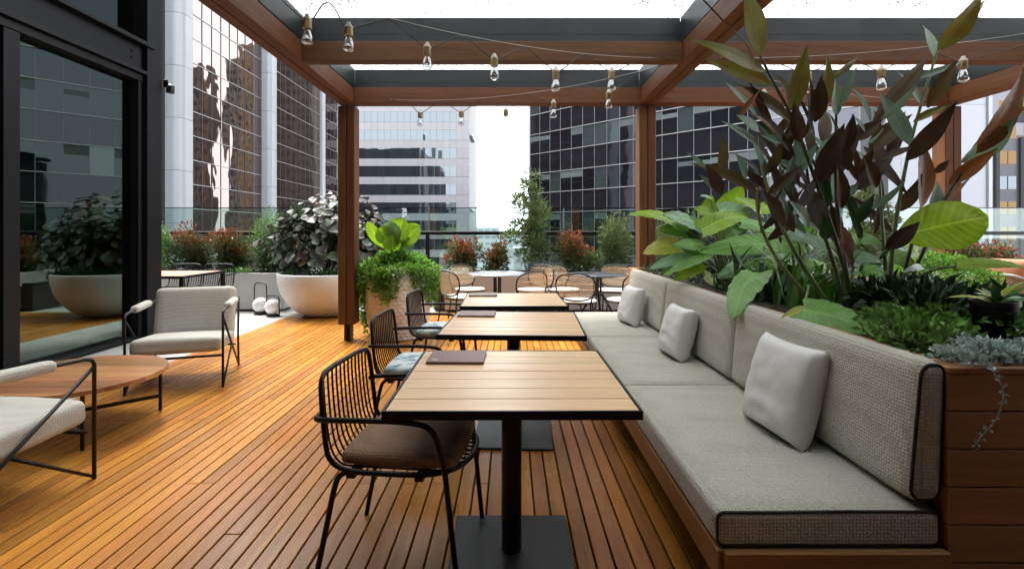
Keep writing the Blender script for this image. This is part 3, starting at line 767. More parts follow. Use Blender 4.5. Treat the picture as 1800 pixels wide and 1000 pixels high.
for i in range(3):
    y0,y1 = cuts[i]+.002, cuts[i+1]-.002; L = (y1-y0)/2
    rn = random.Random(i)
    def puff(q, L=L, i=i):
        k = (1-(q.x/.355)**4)*(1-(q.y/L)**6)
        w = .0035*math.sin(q.y*19+q.x*4+i)*math.exp(-((q.x+.1)/.25)**2)
        return Vector((q.x, q.y, q.z+((.010*k+w) if q.z > 0 else 0)))
    c = MB().rbox(.355,L,.0585,.026,22,None,puff).build('seat_cushion', m_sage, bench, 'all', Vector((.998,(y0+y1)/2,.336+.0585))-BO)
    if i == 0:   # black piping round the near end
        q = [puff(Vector((x,-(L-.026+.026*.74),z))) for (x,z) in rrect(.355-.026*.26,.0585-.026*.26,.022)]
        MB().tube(q, .0050, 8, closed=True).build('piping', m_piping, c, 'all')
    # seat back: wedge-shaped upright with round top
    Mb = Matrix.Translation(Vector((1.305,(y0+y1)/2,.695))-BO)
    def pb(q, L=L):
        t = (q.z+.225)/.45
        x = q.x*(1-.22*t)+.030*t-.010*(1-(q.y/L)**6)*(1-(2*t-1)**2)*(1 if q.x < 0 else 0)
        return Vector((x, q.y, q.z))
    bk = MB().rbox(.058,L,.225,.045,20,Mb,pb).build('back_cushion', m_sage, bench, 'all')
    if i == 0:
        q = [Mb @ pb(Vector((x,-(L-.045+.045*.74),z))) for (x,z) in rrect(.058-.045*.26,.225-.045*.26,.038)]
        MB().tube(q, .0050, 8, closed=True).build('piping', m_piping, bk, 'all')

def pillow(c, tilt, yaw, size, label, seed):
    t = thing('pillow', label, 'cushion', c, rad(yaw), 'white pillows on the sofa bench')
    rn = random.Random(seed); n = 22; vs = []; fs = []; h = size/2; off = Vector((seed*3.1,0,0))
    for side in (1,-1):
        for i in range(n+1):
            for j in range(n+1):
                u, v = -1+2*i/n, -1+2*j/n
                pin = 1-.07*(1-u*u)*abs(v)**3; pin2 = 1-.07*(1-v*v)*abs(u)**3
                th = .078*((1-abs(u)**3.2)*(1-abs(v)**3.2))**.36
                sag = .018*(1-v)*.5
                nz = mnoise.noise(Vector((u*2.2,v*2.6,side*2))+off)*.008 + .004*mnoise.noise(Vector((u*7,v*4,side*5))+off)*(1 if v < .3 else .5)
                wr = .005*math.sin(14*v+6*u*u+seed)*(1-abs(u))*(1 if v < 0 else .3)
                x = -side*(th+ (nz+wr)*(1-abs(u)**6)*(1-abs(v)**6)) - side*sag*(1-u*u)*.6
                vs.append((x, u*h*pin2, v*h*pin+h))
    m1 = (n+1)**2
    for s in range(2):
        for i in range(n):
            for j in range(n):
                a = s*m1+i*(n+1)+j; q = (a, a+1, a+n+2, a+n+1); fs.append(q if s == 0 else q[::-1])
    Mr = Matrix.Rotation(rad(tilt),4,'Y')
    b = MB(); b.add([Mr @ Vector(p) for p in vs], fs)
    me = b.mesh('pillow_cover', m_linen, 'all')
    bmx = bmesh.new(); bmx.from_mesh(me); bmesh.ops.remove_doubles(bmx, verts=bmx.verts, dist=.0015); bmx.to_mesh(me); bmx.free()
    link('pillow_cover', me, t)
    seam = [Mr @ Vector((0,u*h*(1-.07*0),v*h*(1-.07*(1-u*u))+h)) for (u,v) in [(-1+2*k/20,1.0) for k in range(21)]]
    MB().tube(seam, .0025, 5).build('seam', m_linen, t, 'all')
pillow((1.125,2.21,.457), 15, 6, .41, 'nearest white linen pillow leaning on the sofa back', 1)
pillow((1.110,3.55,.458), 15, 5, .36, 'middle white linen pillow leaning on the sofa back', 2)
pillow((1.09,4.80,.458), 14, 10, .36, 'farthest white linen pillow leaning on the sofa back', 3)

pl = thing('timber_planter', 'long timber planter box behind the sofa bench, full of leafy plants', 'planter', (1.9,1.6,0))
PLO = Vector((1.9,1.6,0)); PX0, PX1, PY0, PY1, PZ = 1.368, 2.42, 1.60, 5.95, .905
def pp(name, a, b, mat, c=.004): return MB().bbox(tuple(Vector(a)-PLO), tuple(Vector(b)-PLO), c).build(name, mat, pl)
for k in range(7):
    z1 = PZ-.022-k*.1185; z0 = z1-.1155
    pp('end_board', (PX0,PY0,max(z0,0.005)),(PX1,PY0+.022,z1), m_bench[0], .003)
    pp('side_board', (PX0,PY0+.023,max(z0,.005)),(PX0+.022,PY1-.023,z1), m_bench[1], .003)
    pp('side_board', (PX1-.022,PY0+.023,max(z0,.005)),(PX1,PY1-.023,z1), m_bench[1], .003)
    pp('end_board', (PX0,PY1-.022,max(z0,.005)),(PX1,PY1,z1), m_bench[0], .003)
pp('liner', (PX0+.024,PY0+.024,.01),(PX1-.024,PY1-.024,.80), m_core)
pp('rim', (PX0-.002,PY0-.004,PZ-.021),(PX0+.055,PY1+.004,PZ), m_bench[1]); pp('rim', (PX1-.055,PY0-.004,PZ-.021),(PX1+.002,PY1+.004,PZ), m_bench[1])
pp('rim', (PX0+.0555,PY0-.004,PZ-.021),(PX1-.0555,PY0+.055,PZ), m_bench[0]); pp('rim', (PX0+.0555,PY1-.055,PZ-.021),(PX1-.0555,PY1+.004,PZ), m_bench[0])
nb = 24; b = MB(); vs = []
for i in range(nb+1):
    for j in range(nb+1):
        x = PX0+.06+(PX1-PX0-.12)*i/nb; y = PY0+.06+(PY1-PY0-.12)*j/nb
        vs.append(Vector((x,y,.855+.03*mnoise.noise(Vector((x*4,y*4,0)))))-PLO)
b.add(vs, [(i*(nb+1)+j,(i+1)*(nb+1)+j,(i+1)*(nb+1)+j+1,i*(nb+1)+j+1) for i in range(nb) for j in range(nb)]).build('soil', m_soil, pl, 'all')

# ------------------------------------------------------------------ round tables with rattan chairs
m_marble = M('grey_marble', (.20,.22,.25), .18, col2=(.55,.57,.60), vscale=7, lo=.52, hi=.68)
m_dkmarble = M('dark_marble', (.035,.037,.042), .16, col2=(.12,.12,.13), vscale=8, lo=.5, hi=.75)
def round_table(c, top, label):
    t = thing('round_table', label, 'table', c, R.uniform(0,1), 'round marble bistro tables')
    MB().lathe([(0,.712),(.385,.712),(.405,.722),(.405,.733),(.395,.740),(0,.740)], 48).build('top', top, t, True)
    for k in range(4):
        a = k*math.pi/2+.4; u = Vector((math.cos(a),math.sin(a),0))
        MB().tube([u*.05+Vector((0,0,.711)), u*.045+Vector((0,0,.47)), u*.10+Vector((0,0,.40)), u*.33+Vector((0,0,0))], .016, 8).build('leg', m_black, t)
    MB().lathe([(0,.44),(.055,.44),(.06,.455),(.055,.475),(0,.475)], 12).build('hub', m_black, t)
round_table((-.19,7.2,0), m_marble, 'round table with pale grey marble top left of the sofa end')
round_table((1.20,7.1,0), m_dkmarble, 'round table with dark marble top behind the sofa end')
m_rattan = M('rattan', (.62,.47,.31), .6, col2=(.50,.36,.22), vscale=20)
m_seatpad = fabric('cream_pad', (.70,.66,.60), (.62,.58,.52), 300, .3)
def make_rattan():
    t = thing('rattan_chair', '', 'chair', (0,0,0), 0, 'rattan back bistro chairs')
    # back frame: rounded hoop, bowed round the sitter; chair faces +x
    hoop = []
    for k in range(40):
        a = 2*math.pi*k/40; cy = math.copysign(abs(math.cos(a))**.72, math.cos(a))*.245; cz = math.copysign(abs(math.sin(a))**.72, math.sin(a))*.165
        hoop.append((cy, cz))
    bow = lambda y, z: Vector((-.245+ .95*y*y - .10*z, y, .645+z))
    MB().tube([bow(*h) for h in hoop], .010, 8, closed=True).build('back_hoop', m_black, t, 'all')
    web = MB(); nst = 26
    for k in range(nst):
        y = -.235+.47*k/(nst-1); zz = .165*(1-(abs(y)/.245)**2.78)**(1/2.78)
        web.tube([bow(y,-zz), bow(y,0), bow(y,zz)], .0042, 4)
    for z in (-.10,-.03,.04,.11):
        yy = .245*(1-(abs(z)/.165)**2.78)**(1/2.78); web.tube([bow(-yy+2*yy*i/10, z)+Vector((.006,0,0)) for i in range(11)], .003, 4)
    web.build('woven_back', m_rattan, t, kind='stuff')
    MB().lathe([(0,.435),(.20,.435),(.225,.445),(.228,.458),(.22,.468),(0,.472)], 28).build('seat', m_seatpad, t, True)
    MB().tube([Vector((.222*math.cos(2*math.pi*k/28),.222*math.sin(2*math.pi*k/28),.440)) for k in range(28)], .010, 6, closed=True).build('seat_ring', m_black, t, 'all')
    for s in (-1,1):
        MB().tube([bow(s*.225,-.06)+Vector((-.002,0,0)), Vector((-.19,s*.185,.44)), Vector((-.255,s*.215,0))], .0105, 8).build('back_leg', m_black, t, 'all')
        MB().tube([Vector((.15,s*.15,.438)), Vector((.20,s*.19,0))], .0105, 8).build('front_leg', m_black, t, 'all')
    MB().tube([(.172,-.168,.22),(-.22,-.198,.22)], .006, 6).build('stretcher', m_black, t); MB().tube([(.172,.168,.22),(-.22,.198,.22)], .006, 6).build('stretcher', m_black, t)
    return t
RC = make_rattan(); GR = 'rattan back bistro chairs'
RC.location = (-.66,6.85,0); RC.rotation_euler.z = rad(38); RC['label'] = 'rattan chair at the left front of the pale marble table'
dup(RC, (-.62,7.72,0), rad(-48), 'rattan chair at the left rear of the pale marble table', GR)
dup(RC, (.16,6.72,0), rad(125), 'rattan chair at the right front of the pale marble table', GR)
dup(RC, (.33,7.66,0), rad(-132), 'rattan chair at the right rear of the pale marble table', GR)
dup(RC, (.85,6.45,0), rad(72), 'rattan chair with its back to us at the dark marble table', GR)
dup(RC, (.80,7.68,0), rad(-55), 'rattan chair at the left rear of the dark marble table', GR)
dup(RC, (1.52,7.60,0), rad(-112), 'rattan chair at the right rear of the dark marble table', GR)
dup(RC, (1.46,6.55,0), rad(125), 'rattan chair half hidden by the sofa end at the dark marble table', GR)

# ------------------------------------------------------------------ globe lanterns
m_opal = M('opal_globe', (.82,.82,.80), .25, col2=(.80,.80,.78))
def lantern(c, hh, label, w=.105):
    t = thing('globe_lantern', label, 'lantern', c, rad(-20), 'globe lanterns on the paving')
    MB().lathe([(0,0),(.085,0),(.092,.008),(.092,.03),(.06,.038),(0,.038)], 24).build('base', m_black, t, True)
    MB().lathe([(.118*math.sin(math.pi*k/16), .148-.118*math.cos(math.pi*k/16)) for k in range(17)], 28).build('globe', m_opal, t, 'all')
    MB().tube(chaikin([(-w-.025,0,.015),(-w-.025,0,hh-.05),(-w+.01,0,hh),(w-.01,0,hh),(w+.025,0,hh-.05),(w+.025,0,.015)],2), .009, 8).build('handle', m_black, t, 'all')
    MB().box((-w-.03,-.012,.002),(w+.03,.012,.02)).build('foot_bar', m_black, t)
lantern((-3.73,8.02,-.003), .32, 'shorter globe lantern with low black handle on the paving')
lantern((-4.02,8.22,-.003), .50, 'taller globe lantern with high black handle on the paving')

# ------------------------------------------------------------------ right-hand lounge corner
m_wick = M('grey_wicker', (.22,.21,.20), .7, col2=(.15,.145,.14), vscale=40)
ws = thing('wicker_sofa', 'grey wicker lounge seat with curved woven sides at the right edge', 'sofa', (6.7,6.75,0))
rail = [Vector((-.48+.25*max(0,(abs(y)-.3))**2*-1, y, .60+.16*math.cos(y*2.2))) for y in [-.45+.9*k/14 for k in range(15)]]
arc = []
for k in range(25):
    a = -.2+k/24*2.2; arc.append((-.42-.10*math.sin(a)+.62*max(0,a-1.1)**1.3*.0, 0))
def shell(u):   # plan of the curved side: front-left corner round to the right
    if u < .35: return Vector((-.50, -.45+u/.35*.25, 0))*1.0
    return Vector((-.50+.06*(u-.35), -.20+(u-.35)*1.0, 0))
plan = chaikin([(-.05,-.50,0),(-.42,-.50,0),(-.52,-.40,0),(-.54,.0,0),(-.54,.45,0)],3)
top = [p+Vector((-.03,-.02,.78-.22*max(0,1-(i/(len(plan)*.45)))**1.4)) for i,p in enumerate(plan)]; bot = [p+Vector((0,0,.30)) for p in plan]
MB().tube(top,.022,8).build('top_rail', m_wick, ws, 'all'); MB().tube(bot,.022,8).build('bottom_rail', m_wick, ws, 'all')
wv = MB()
def along(path, s):
    f = s*(len(path)-1); i = min(int(f), len(path)-2); return path[i].lerp(path[i+1], f-i)
for k in range(58):
    s = k/57; a = along(bot, s); b_ = along(top, min(1,max(0,s+(.018 if k % 2 else -.018)))); wv.tube([a,b_], .0075, 5)
wv.build('weave', m_wick, ws, kind='stuff')
MB().rbox(.45,.44,.09,.05,10,Matrix.Translation((.0,.0,.36))).build('seat_cushion', m_terra, ws, 'all')
MB().bbox((-.52,-.47,.235),(.5,.48,.268),.01).build('seat_frame', m_wick, ws)
for sx in (-.45,.42):
    for sy in (-.42,.42): MB().tube([(sx,sy,.234),(sx*1.04,sy*1.04,0)], .018, 8).build('leg', m_black, ws)
def cush(c, rz, tilt, s, label):
    t = thing('terracotta_cushion', label, 'cushion', c, rad(rz), 'terracotta cushions')
    def pf(q): 
        e = (1-(abs(q.y)/s)**3)*(1-(abs(q.z)/s)**3); n = mnoise.noise(Vector((q.y*6,q.z*6,c[0])))*.02
        return Vector((q.x*(.35+.9*max(0,e))+n, q.y, q.z))
    MB().rbox(.10,s,s,.05,14,Matrix.Translation((0,0,s)) @ Matrix.Rotation(rad(tilt),4,'Y'),pf).build('cover', m_terra, t, 'all')
cush((6.45,6.72,.43), 40, -14, .27, 'large terracotta cushion leaning in the wicker seat'); cush((6.95,6.60,.43), 65, -12, .26, 'second terracotta cushion at the right edge of the wicker seat')

ll = thing('strip_lamp', 'dark floor lamp with two glowing amber strips behind the leaves', 'lamp', (2.80,5.72,0))
MB().bbox((-.10,-.10,0),(.10,.10,.02),.004).build('base', m_black, ll); MB().bbox((-.022,-.022,.02),(.022,.022,.70),.003).build('stem', m_black, ll)
MB().bbox((-.075,-.02,.70),(.075,.05,.98),.006).build('housing', m_black, ll)
for s in (-1,1): MB().bbox((s*.028-.012,-.034,.725),(s*.028+.012,-.021,.955),.003).build('light_strip', emit('amber_strip', (1.0,.42,.08), 6.0), ll)
# ------------------------------------------------------------------ plants
def leaf(B, T, w, N=None, arch=.12, fold=.25, kind='lance', ripple=0.0, twist=0.0, ns=12, nc=6):
    """one blade from base B to tip T (world), half width w; returns verts, faces"""
    B, T = Vector(B), Vector(T); d = T-B; L = d.length; x = d.normalized()
    if N is None: N = Vector((0,-.6,.8))
    z = (N-x*N.dot(x)); z = z.normalized() if z.length > 1e-4 else x.orthogonal().normalized(); y = z.cross(x)
    vs = []; fs = []
    for i in range(ns+1):
        s = i/ns
        if kind == 'lance': hw = w*(max(0, math.sin(math.pi*min(1, .03+.97*s**.78)))**1.05)
        elif kind == 'heart': hw = w*(max(0, math.sin(math.pi*(.10+.90*s)**.66))**.62)*(1.0 if s < .9 else 1.0)
        else: hw = w*max(0, math.sin(math.pi*(.04+.955*s)**1.25))**.6
        if i == ns: hw = w*.02
        zz = arch*L*4*s*(1-s)*.5 - (arch*L*.5 if kind == 'heart' else arch*L*.25)*s*s
        tw = twist*s
        for j in range(-nc//2, nc//2+1):
            c = j/(nc/2); back = -.20*w*abs(c)**1.5*(1-s)**3*2 if kind == 'heart' else 0
            lat = c*hw; up = zz+abs(c)*hw*fold + (ripple*w*math.sin(2*math.pi*(s*5.5-abs(c)*1.1))*abs(c)) + .03*w*math.sin(9*s+c*3+w*100)
            yy = y*math.cos(tw)+z*math.sin(tw); zn = z*math.cos(tw)-y*math.sin(tw)
            vs.append(B+x*(s*L+back*L/ max(L,.01))+yy*lat+zn*up)
    m = nc+1
    for i in range(ns):
        for j in range(nc): fs.append((i*m+j, (i+1)*m+j, (i+1)*m+j+1, i*m+j+1))
    return vs, fs
def leaf_obj(name, mat, par, *a, **k):
    vs, fs = leaf(*a, **k); o0 = Vector(par.location)
    o = MB().add([v-o0 for v in vs], fs).build(name, mat, par, 'all'); me = o.data
    m_ = fs[0][3]-fs[0][0]; m_ = fs[0][1]-fs[0][0]; ns_ = len(vs)//m_-1
    uvl = me.uv_layers.new(name='UVMap'); li = [l.vertex_index for l in me.loops]
    uvl.data.foreach_set('uv', [c for i in li for c in ((i//m_)/ns_, (i % m_)/(m_-1))])
    return o

lm = {
 'olive': leafmat('canna_olive', (.115,.13,.016), (.12,.080,.018), .36, .35, (.09,.10,.018), rnd=.1, veins=.5),
 'brown': leafmat('canna_brown', (.062,.044,.012), (.070,.044,.012), .55, .35, rnd=.12, veins=.4),
 'maroon': leafmat('canna_maroon', (.034,.018,.010), (.050,.027,.012), .6, .3, rnd=.15, veins=.4),
 'sage': leafmat('canna_sage', (.16,.25,.175), (.105,.185,.12), .33, .25, rnd=.12, veins=.5),
 'rust': leafmat('canna_rust', (.15,.052,.012), (.085,.034,.010), .38, .4, rnd=.1, veins=.4),
 'lime': leafmat('taro_lime', (.27,.43,.02), (.17,.31,.018), .32, .42, rnd=.12, veins=.8),
 'green': leafmat('taro_green', (.125,.285,.034), (.080,.20,.026), .32, .32, rnd=.16, veins=.8),
 'dark': leafmat('taro_dark', (.022,.058,.014), (.014,.038,.010), .38, .2, rnd=.15, veins=.5),
 'blue': leafmat('taro_bluish', (.165,.30,.145), (.105,.215,.08), .30, .25, rnd=.1, veins=.8),
 'yellow': leafmat('taro_yellow', (.36,.37,.03), (.24,.30,.03), .38, .35, rnd=.08, veins=.7),
}
m_stem = M('leaf_stalk', (.14,.18,.05), .45, col2=(.10,.13,.05), vscale=12); m_dstem = M('dark_stalk', (.045,.055,.028), .45, col2=(.06,.03,.02), vscale=12)
m_sheath = M('dry_sheath', (.16,.06,.045), .7, col2=(.25,.13,.08), vscale=25)
rl = random.Random(5)
SOILZ = .855

def stalk(par, pts, r0, r1, mat=None, name='stem'):
    n = len(pts); o0 = Vector(par.location); p = chaikin(pts, 2); k = len(p)
    return MB().tube([q-o0 for q in p], [r0+(r1-r0)*i/(k-1) for i in range(k)], 7).build(name, mat or m_stem, par, 'all')

def canna(label, base, Y, stems, leaves, seed, fill=0, fx=(0,1)):
    r = random.Random(seed); t = thing('canna_lily', label, 'plant', base, 0, 'tall dark-leaved plants in the timber planter')
    for s in stems:
        pts = [pt(x, y, Y+dy) for (x,y,dy) in s]; pts[-1].z = SOILZ-.03
        stalk(t, pts, .006, .014, m_dstem if r.random() < .6 else m_stem)
    for (bx,by,tx,ty,w,c) in leaves:
        if math.hypot(tx-bx,ty-by) < 105: tx, ty = bx+(tx-bx)*1.28, by+(ty-by)*1.28
        dy = r.uniform(-.22,.22); dt = r.uniform(-.20,.12)
        Yb = Y+dy; Yt = Yb+dt
        N = Vector((r.uniform(-.55,.55), -1, r.uniform(-.1,.8)))
        leaf_obj('leaf', lm[c], t, pt(bx,by,Yb), pt(tx,ty,Yt), w*.50*Yb/FPX, N, r.uniform(.02,.12), r.uniform(.15,.5), 'lance', .02, r.uniform(-.35,.35), 12, 6)
    for k in range(fill):
        px_, py_ = r.uniform(*fx), r.uniform(225,430); a = r.uniform(-2.6,-.5); l = r.uniform(60,115); Yb = Y+r.uniform(.05,.40)
        leaf_obj('leaf', lm[r.choice(['maroon','maroon','brown','sage','dark','maroon'])], t, pt(px_,py_,Yb), pt(px_+l*math.cos(a),py_+l*math.sin(a),Yb+r.uniform(-.15,.15)), r.uniform(6,10)*Yb/FPX, Vector((r.uniform(-.6,.6),-1,r.uniform(-.1,.7))), .08, r.uniform(.2,.5), 'lance', .02, r.uniform(-.5,.5), 10, 4)
    return t
A = [(1336,98,1312,-25,40,'olive'),(1345,126,1208,66,30,'olive'),(1357,150,1238,103,26,'olive'),(1391,215,1296,147,28,'brown'),(1389,195,1419,80,32,'olive'),
 (1410,245,1424,125,30,'maroon'),(1440,200,1455,94,30,'olive'),(1432,215,1442,150,28,'maroon'),(1462,140,1500,108,12,'olive'),(1475,190,1500,132,14,'sage'),(1470,205,1468,150,26,'sage'),
 (1382,172,1368,140,20,'brown'),(1330,205,1287,157,14,'sage'),(1298,212,1330,167,12,'rust'),(1334,230,1303,208,20,'sage'),(1333,258,1282,222,18,'sage'),(1365,245,1323,205,15,'rust'),
 (1388,268,1350,213,22,'maroon'),(1374,252,1343,240,14,'sage'),(1368,288,1340,245,26,'maroon'),(1266,298,1270,252,19,'brown'),(1240,294,1215,274,9,'sage'),(1330,337,1238,296,24,'brown'),(1268,342,1248,300,22,'maroon'),
 (1260,335,1236,313,13,'sage'),(1310,315,1296,278,20,'sage'),(1333,302,1300,277,12,'dark'),(1336,335,1328,303,15,'sage'),(1332,382,1331,328,9,'rust'),(1436,322,1474,240,38,'maroon'),(1460,302,1502,233,32,'maroon'),
 (1433,292,1466,240,22,'sage'),(1466,355,1460,285,34,'sage'),(1405,302,1362,285,17,'dark'),(1350,342,1400,300,16,'maroon'),(1398,372,1428,322,20,'maroon'),(1421,402,1394,362,26,'sage'),
 (1396,408,1353,350,28,'maroon'),(1440,402,1430,345,36,'maroon'),(1480,366,1474,305,28,'maroon'),(1473,352,1502,328,18,'sage'),(1405,250,1398,195,24,'maroon'),(1380,330,1392,285,20,'dark'),(1360,345,1352,290,26,'maroon'),
 (1420,345,1402,300,24,'maroon'),(1448,372,1442,312,30,'dark'),(1350,305,1370,262,22,'brown'),(1385,300,1378,250,26,'maroon'),(1412,300,1432,262,20,'sage'),(1345,360,1372,318,18,'sage'),(1490,300,1480,250,22,'maroon'),(1425,280,1412,225,22,'brown'),(1446,255,1450,205,22,'brown'),(1340,290,1325,255,16,'sage'),
 (1395,345,1375,310,18,'dark'),(1470,420,1462,370,26,'maroon'),(1455,420,1445,385,24,'dark'),(1380,395,1372,352,22,'dark'),(1478,270,1496,215,26,'maroon')]
canna('tall dark-leaved plant with olive top leaves reaching the pergola beam', pt(1486,560,2.75)*1.0, 2.75,
  [[(1336,98,0),(1362,150,0),(1395,209,0),(1437,326,0),(1466,410,0),(1490,490,0),(1499,565,0)],[(1331,330,.1),(1334,400,.1),(1380,480,.05),(1470,565,.0)],[(1334,230,.05),(1338,300,.05),(1380,420,.0),(1480,560,0)],[(1470,200,-.05),(1468,330,0),(1480,430,0),(1502,560,0)],[(1412,250,.1),(1425,350,.1),(1470,470,.05),(1490,560,0)]], A, 21, 34, (1335,1490))
Bv = [(1648,88,1732,-18,42,'olive'),(1654,85,1734,-2,20,'sage'),(1658,76,1704,38,22,'rust'),(1641,100,1627,56,24,'sage'),(1533,215,1632,98,36,'brown'),(1548,210,1600,160,15,'sage'),(1605,140,1675,115,11,'sage'),
 (1620,185,1586,137,23,'sage'),(1630,190,1672,122,24,'brown'),(1600,256,1558,183,30,'sage'),(1594,282,1684,178,32,'maroon'),(1605,215,1657,190,15,'olive'),(1530,215,1502,165,25,'sage'),(1520,232,1500,206,11,'sage'),(1528,264,1587,214,34,'brown'),
 (1500,247,1541,218,24,'maroon'),(1525,250,1548,230,17,'sage'),(1518,258,1582,328,23,'maroon'),(1500,335,1560,280,28,'maroon'),(1545,282,1597,262,15,'maroon'),(1532,367,1580,328,15,'sage'),(1570,410,1503,353,18,'maroon'),(1576,372,1612,320,28,'maroon'),
 (1619,367,1621,270,46,'rust'),(1642,305,1664,286,13,'maroon'),(1612,402,1708,310,15,'rust'),(1668,325,1736,274,25,'rust'),(1704,272,1808,104,58,'rust'),(1705,284,1788,205,36,'sage'),(1688,287,1712,260,16,'sage'),(1755,216,1812,180,15,'lime'),(1748,222,1802,190,13,'rust'),
 (1556,438,1605,400,28,'maroon'),(1635,392,1646,334,25,'dark'),(1540,330,1522,285,24,'maroon'),(1510,300,1530,268,20,'maroon'),(1502,395,1530,352,20,'dark')]
canna('tall dark-leaved plant with rust-orange leaves nearest the right edge', pt(1580,540,2.9)*1.0, 2.9,
  [[(1649,85,0),(1620,180,0),(1598,260,0),(1578,368,0),(1568,440,0),(1562,525,0)],[(1619,366,0),(1605,420,0),(1590,480,0),(1578,530,0)],[(1705,280,-.1),(1652,365,-.05),(1625,440,0),(1605,480,0),(1592,530,0)],[(1545,300,.1),(1552,420,.05),(1565,530,0)]], Bv, 22, 12, (1500,1590))
sh = thing('dry_flower_sheath', 'withered maroon flower head hanging on the tall plant', 'flower', pt(1478,398,2.62))
vs, fs = leaf(pt(1476,396,2.62), pt(1496,470,2.60), .032, Vector((.3,-1,0)), .08, .6, 'lance', .15, .9, 12, 6)
MB().add([v-Vector(sh.location) for v in vs], fs).build('bract', m_sheath, sh, 'all')
vs, fs = leaf(pt(1480,425,2.61), pt(1500,486,2.58), .020, Vector((-.6,-1,0)), .1, .7, 'lance', .25, -1.2, 10, 4)
MB().add([v-Vector(sh.location) for v in vs], fs).build('bract', m_sheath, sh, 'all')

# elephant-ear plants: (base px, tip px, width px, depth, colour)
E = [(1185,396,1108,370,30,4.15,'lime'),(1236,402,1168,374,42,4.1,'blue'),(1238,403,1318,374,38,4.0,'lime'),(1214,408,1160,402,30,4.15,'green'),(1188,432,1130,442,36,4.1,'yellow'),(1238,432,1183,430,26,4.0,'green'),(1212,415,1248,418,26,4.1,'dark'),
 (1358,429,1230,440,40,3.75,'green'),(1234,447,1163,482,38,3.95,'green'),(1230,464,1184,492,26,3.9,'lime'),(1206,454,1143,470,22,4.0,'blue'),(1392,462,1290,482,42,3.5,'green'),(1302,470,1264,486,26,3.7,'blue'),
 (1366,442,1288,440,44,3.9,'dark'),(1308,394,1382,410,28,3.9,'green'),(1266,386,1222,366,34,4.25,'lime'),(1272,376,1306,328,38,4.3,'lime'),(1267,372,1322,376,40,4.2,'blue'),(1336,372,1292,346,28,4.1,'lime'),(1345,366,1394,360,30,4.0,'lime'),(1252,352,1233,342,10,4.3,'blue'),(1240,376,1252,343,24,4.3,'lime'),
 (1386,412,1478,446,34,3.0,'blue'),(1424,406,1464,384,44,3.2,'green'),(1376,428,1424,442,40,3.25,'green'),(1500,420,1552,426,34,3.0,'green'),(1500,452,1554,458,22,2.9,'blue'),(1508,475,1552,482,38,2.85,'green'),(1563,450,1608,466,32,3.0,'green'),
 (1400,470,1345,450,30,3.4,'green'),(1380,500,1420,480,28,3.3,'dark'),(1330,420,1300,410,24,4.0,'dark'),(1240,485,1258,500,22,3.9,'yellow'),(1330,450,1380,470,34,3.7,'dark'),(1450,470,1400,465,30,3.2,'lime'),(1620,470,1590,476,12,2.75,'dark'),(1600,500,1652,494,16,2.7,'blue'),(1418,547,1376,557,20,2.55,'yellow'),(1690,464,1806,466,20,2.6,'lime'),
 (1255,440,1290,425,30,4.1,'green'),(1270,420,1318,395,34,4.15,'green'),(1195,455,1215,478,30,4.0,'green'),(1430,500,1470,482,26,3.1,'dark'),(1530,505,1500,492,26,2.9,'dark'),(1345,500,1305,515,30,3.6,'dark'),(1290,405,1345,425,36,4.05,'green'),
 (1420,425,1375,395,34,3.3,'green'),(1610,440,1565,418,36,3.1,'lime')]
crowns = [(1275,505,4.05,'light green elephant-ear plant spreading over the far half of the sofa back', []),(1400,535,3.35,'large-leaved elephant-ear plant in the middle of the planter', []),(1560,540,2.85,'elephant-ear plant with one huge lime leaf near the right post', [])]
for e in E:
    k = min(range(3), key=lambda i: abs(crowns[i][0]-e[0])+abs(crowns[i][2]-e[5])*120); crowns[k][4].append(e)
for (cx,cy,Y,label,ls) in crowns:
    base = pt(cx,cy,Y); base.z = SOILZ; base.x = min(max(base.x,1.55),2.25)
    t = thing('elephant_ear', label, 'plant', base, 0, 'elephant-ear plants in the timber planter')
    for (bx,by,tx,ty,w,Yb,c) in ls:
        r = rl; B = pt(bx,by,Yb); T = pt(tx,ty,Yb-r.uniform(-.05,.15)); d = (T-B)
        att = B+d*.16
        N = Vector((r.uniform(-.35,.35), -.75, r.uniform(.45,1.0)))
        lf = leaf_obj('leaf', lm[c], t, B-d*.06, T, w*.56*Yb/FPX, N, r.uniform(.10,.22), r.uniform(-.12,.10), 'heart', .05, r.uniform(-.2,.2), 18, 10)
        mid = (base+att)*.5+Vector((0,0,.06+.12*(att-base).length)); mid.x = mid.x*.7+base.x*.3
        stalk(t, [base+Vector((r.uniform(-.06,.06),r.uniform(-.06,.06),-.02)), mid, att-Vector((0,0,.004))], .009, .005, m_stem, 'stalk')
t = thing('elephant_ear', 'dark green round leaf resting on the planter rim above the sofa', 'plant', (1.60,2.50,SOILZ), 0, 'elephant-ear plants in the timber planter')
leaf_obj('leaf', lm['green'], t, pt(1412,544,2.42), pt(1534,578,2.20), .10, Vector((-.3,-.55,.8)), .10, -.16, 'heart', .05, .1, 18, 10)
stalk(t, [Vector((1.66,2.62,SOILZ-.02)), Vector((1.58,2.58,.96)), pt(1432,548,2.48)], .009, .006, m_stem, 'stalk')

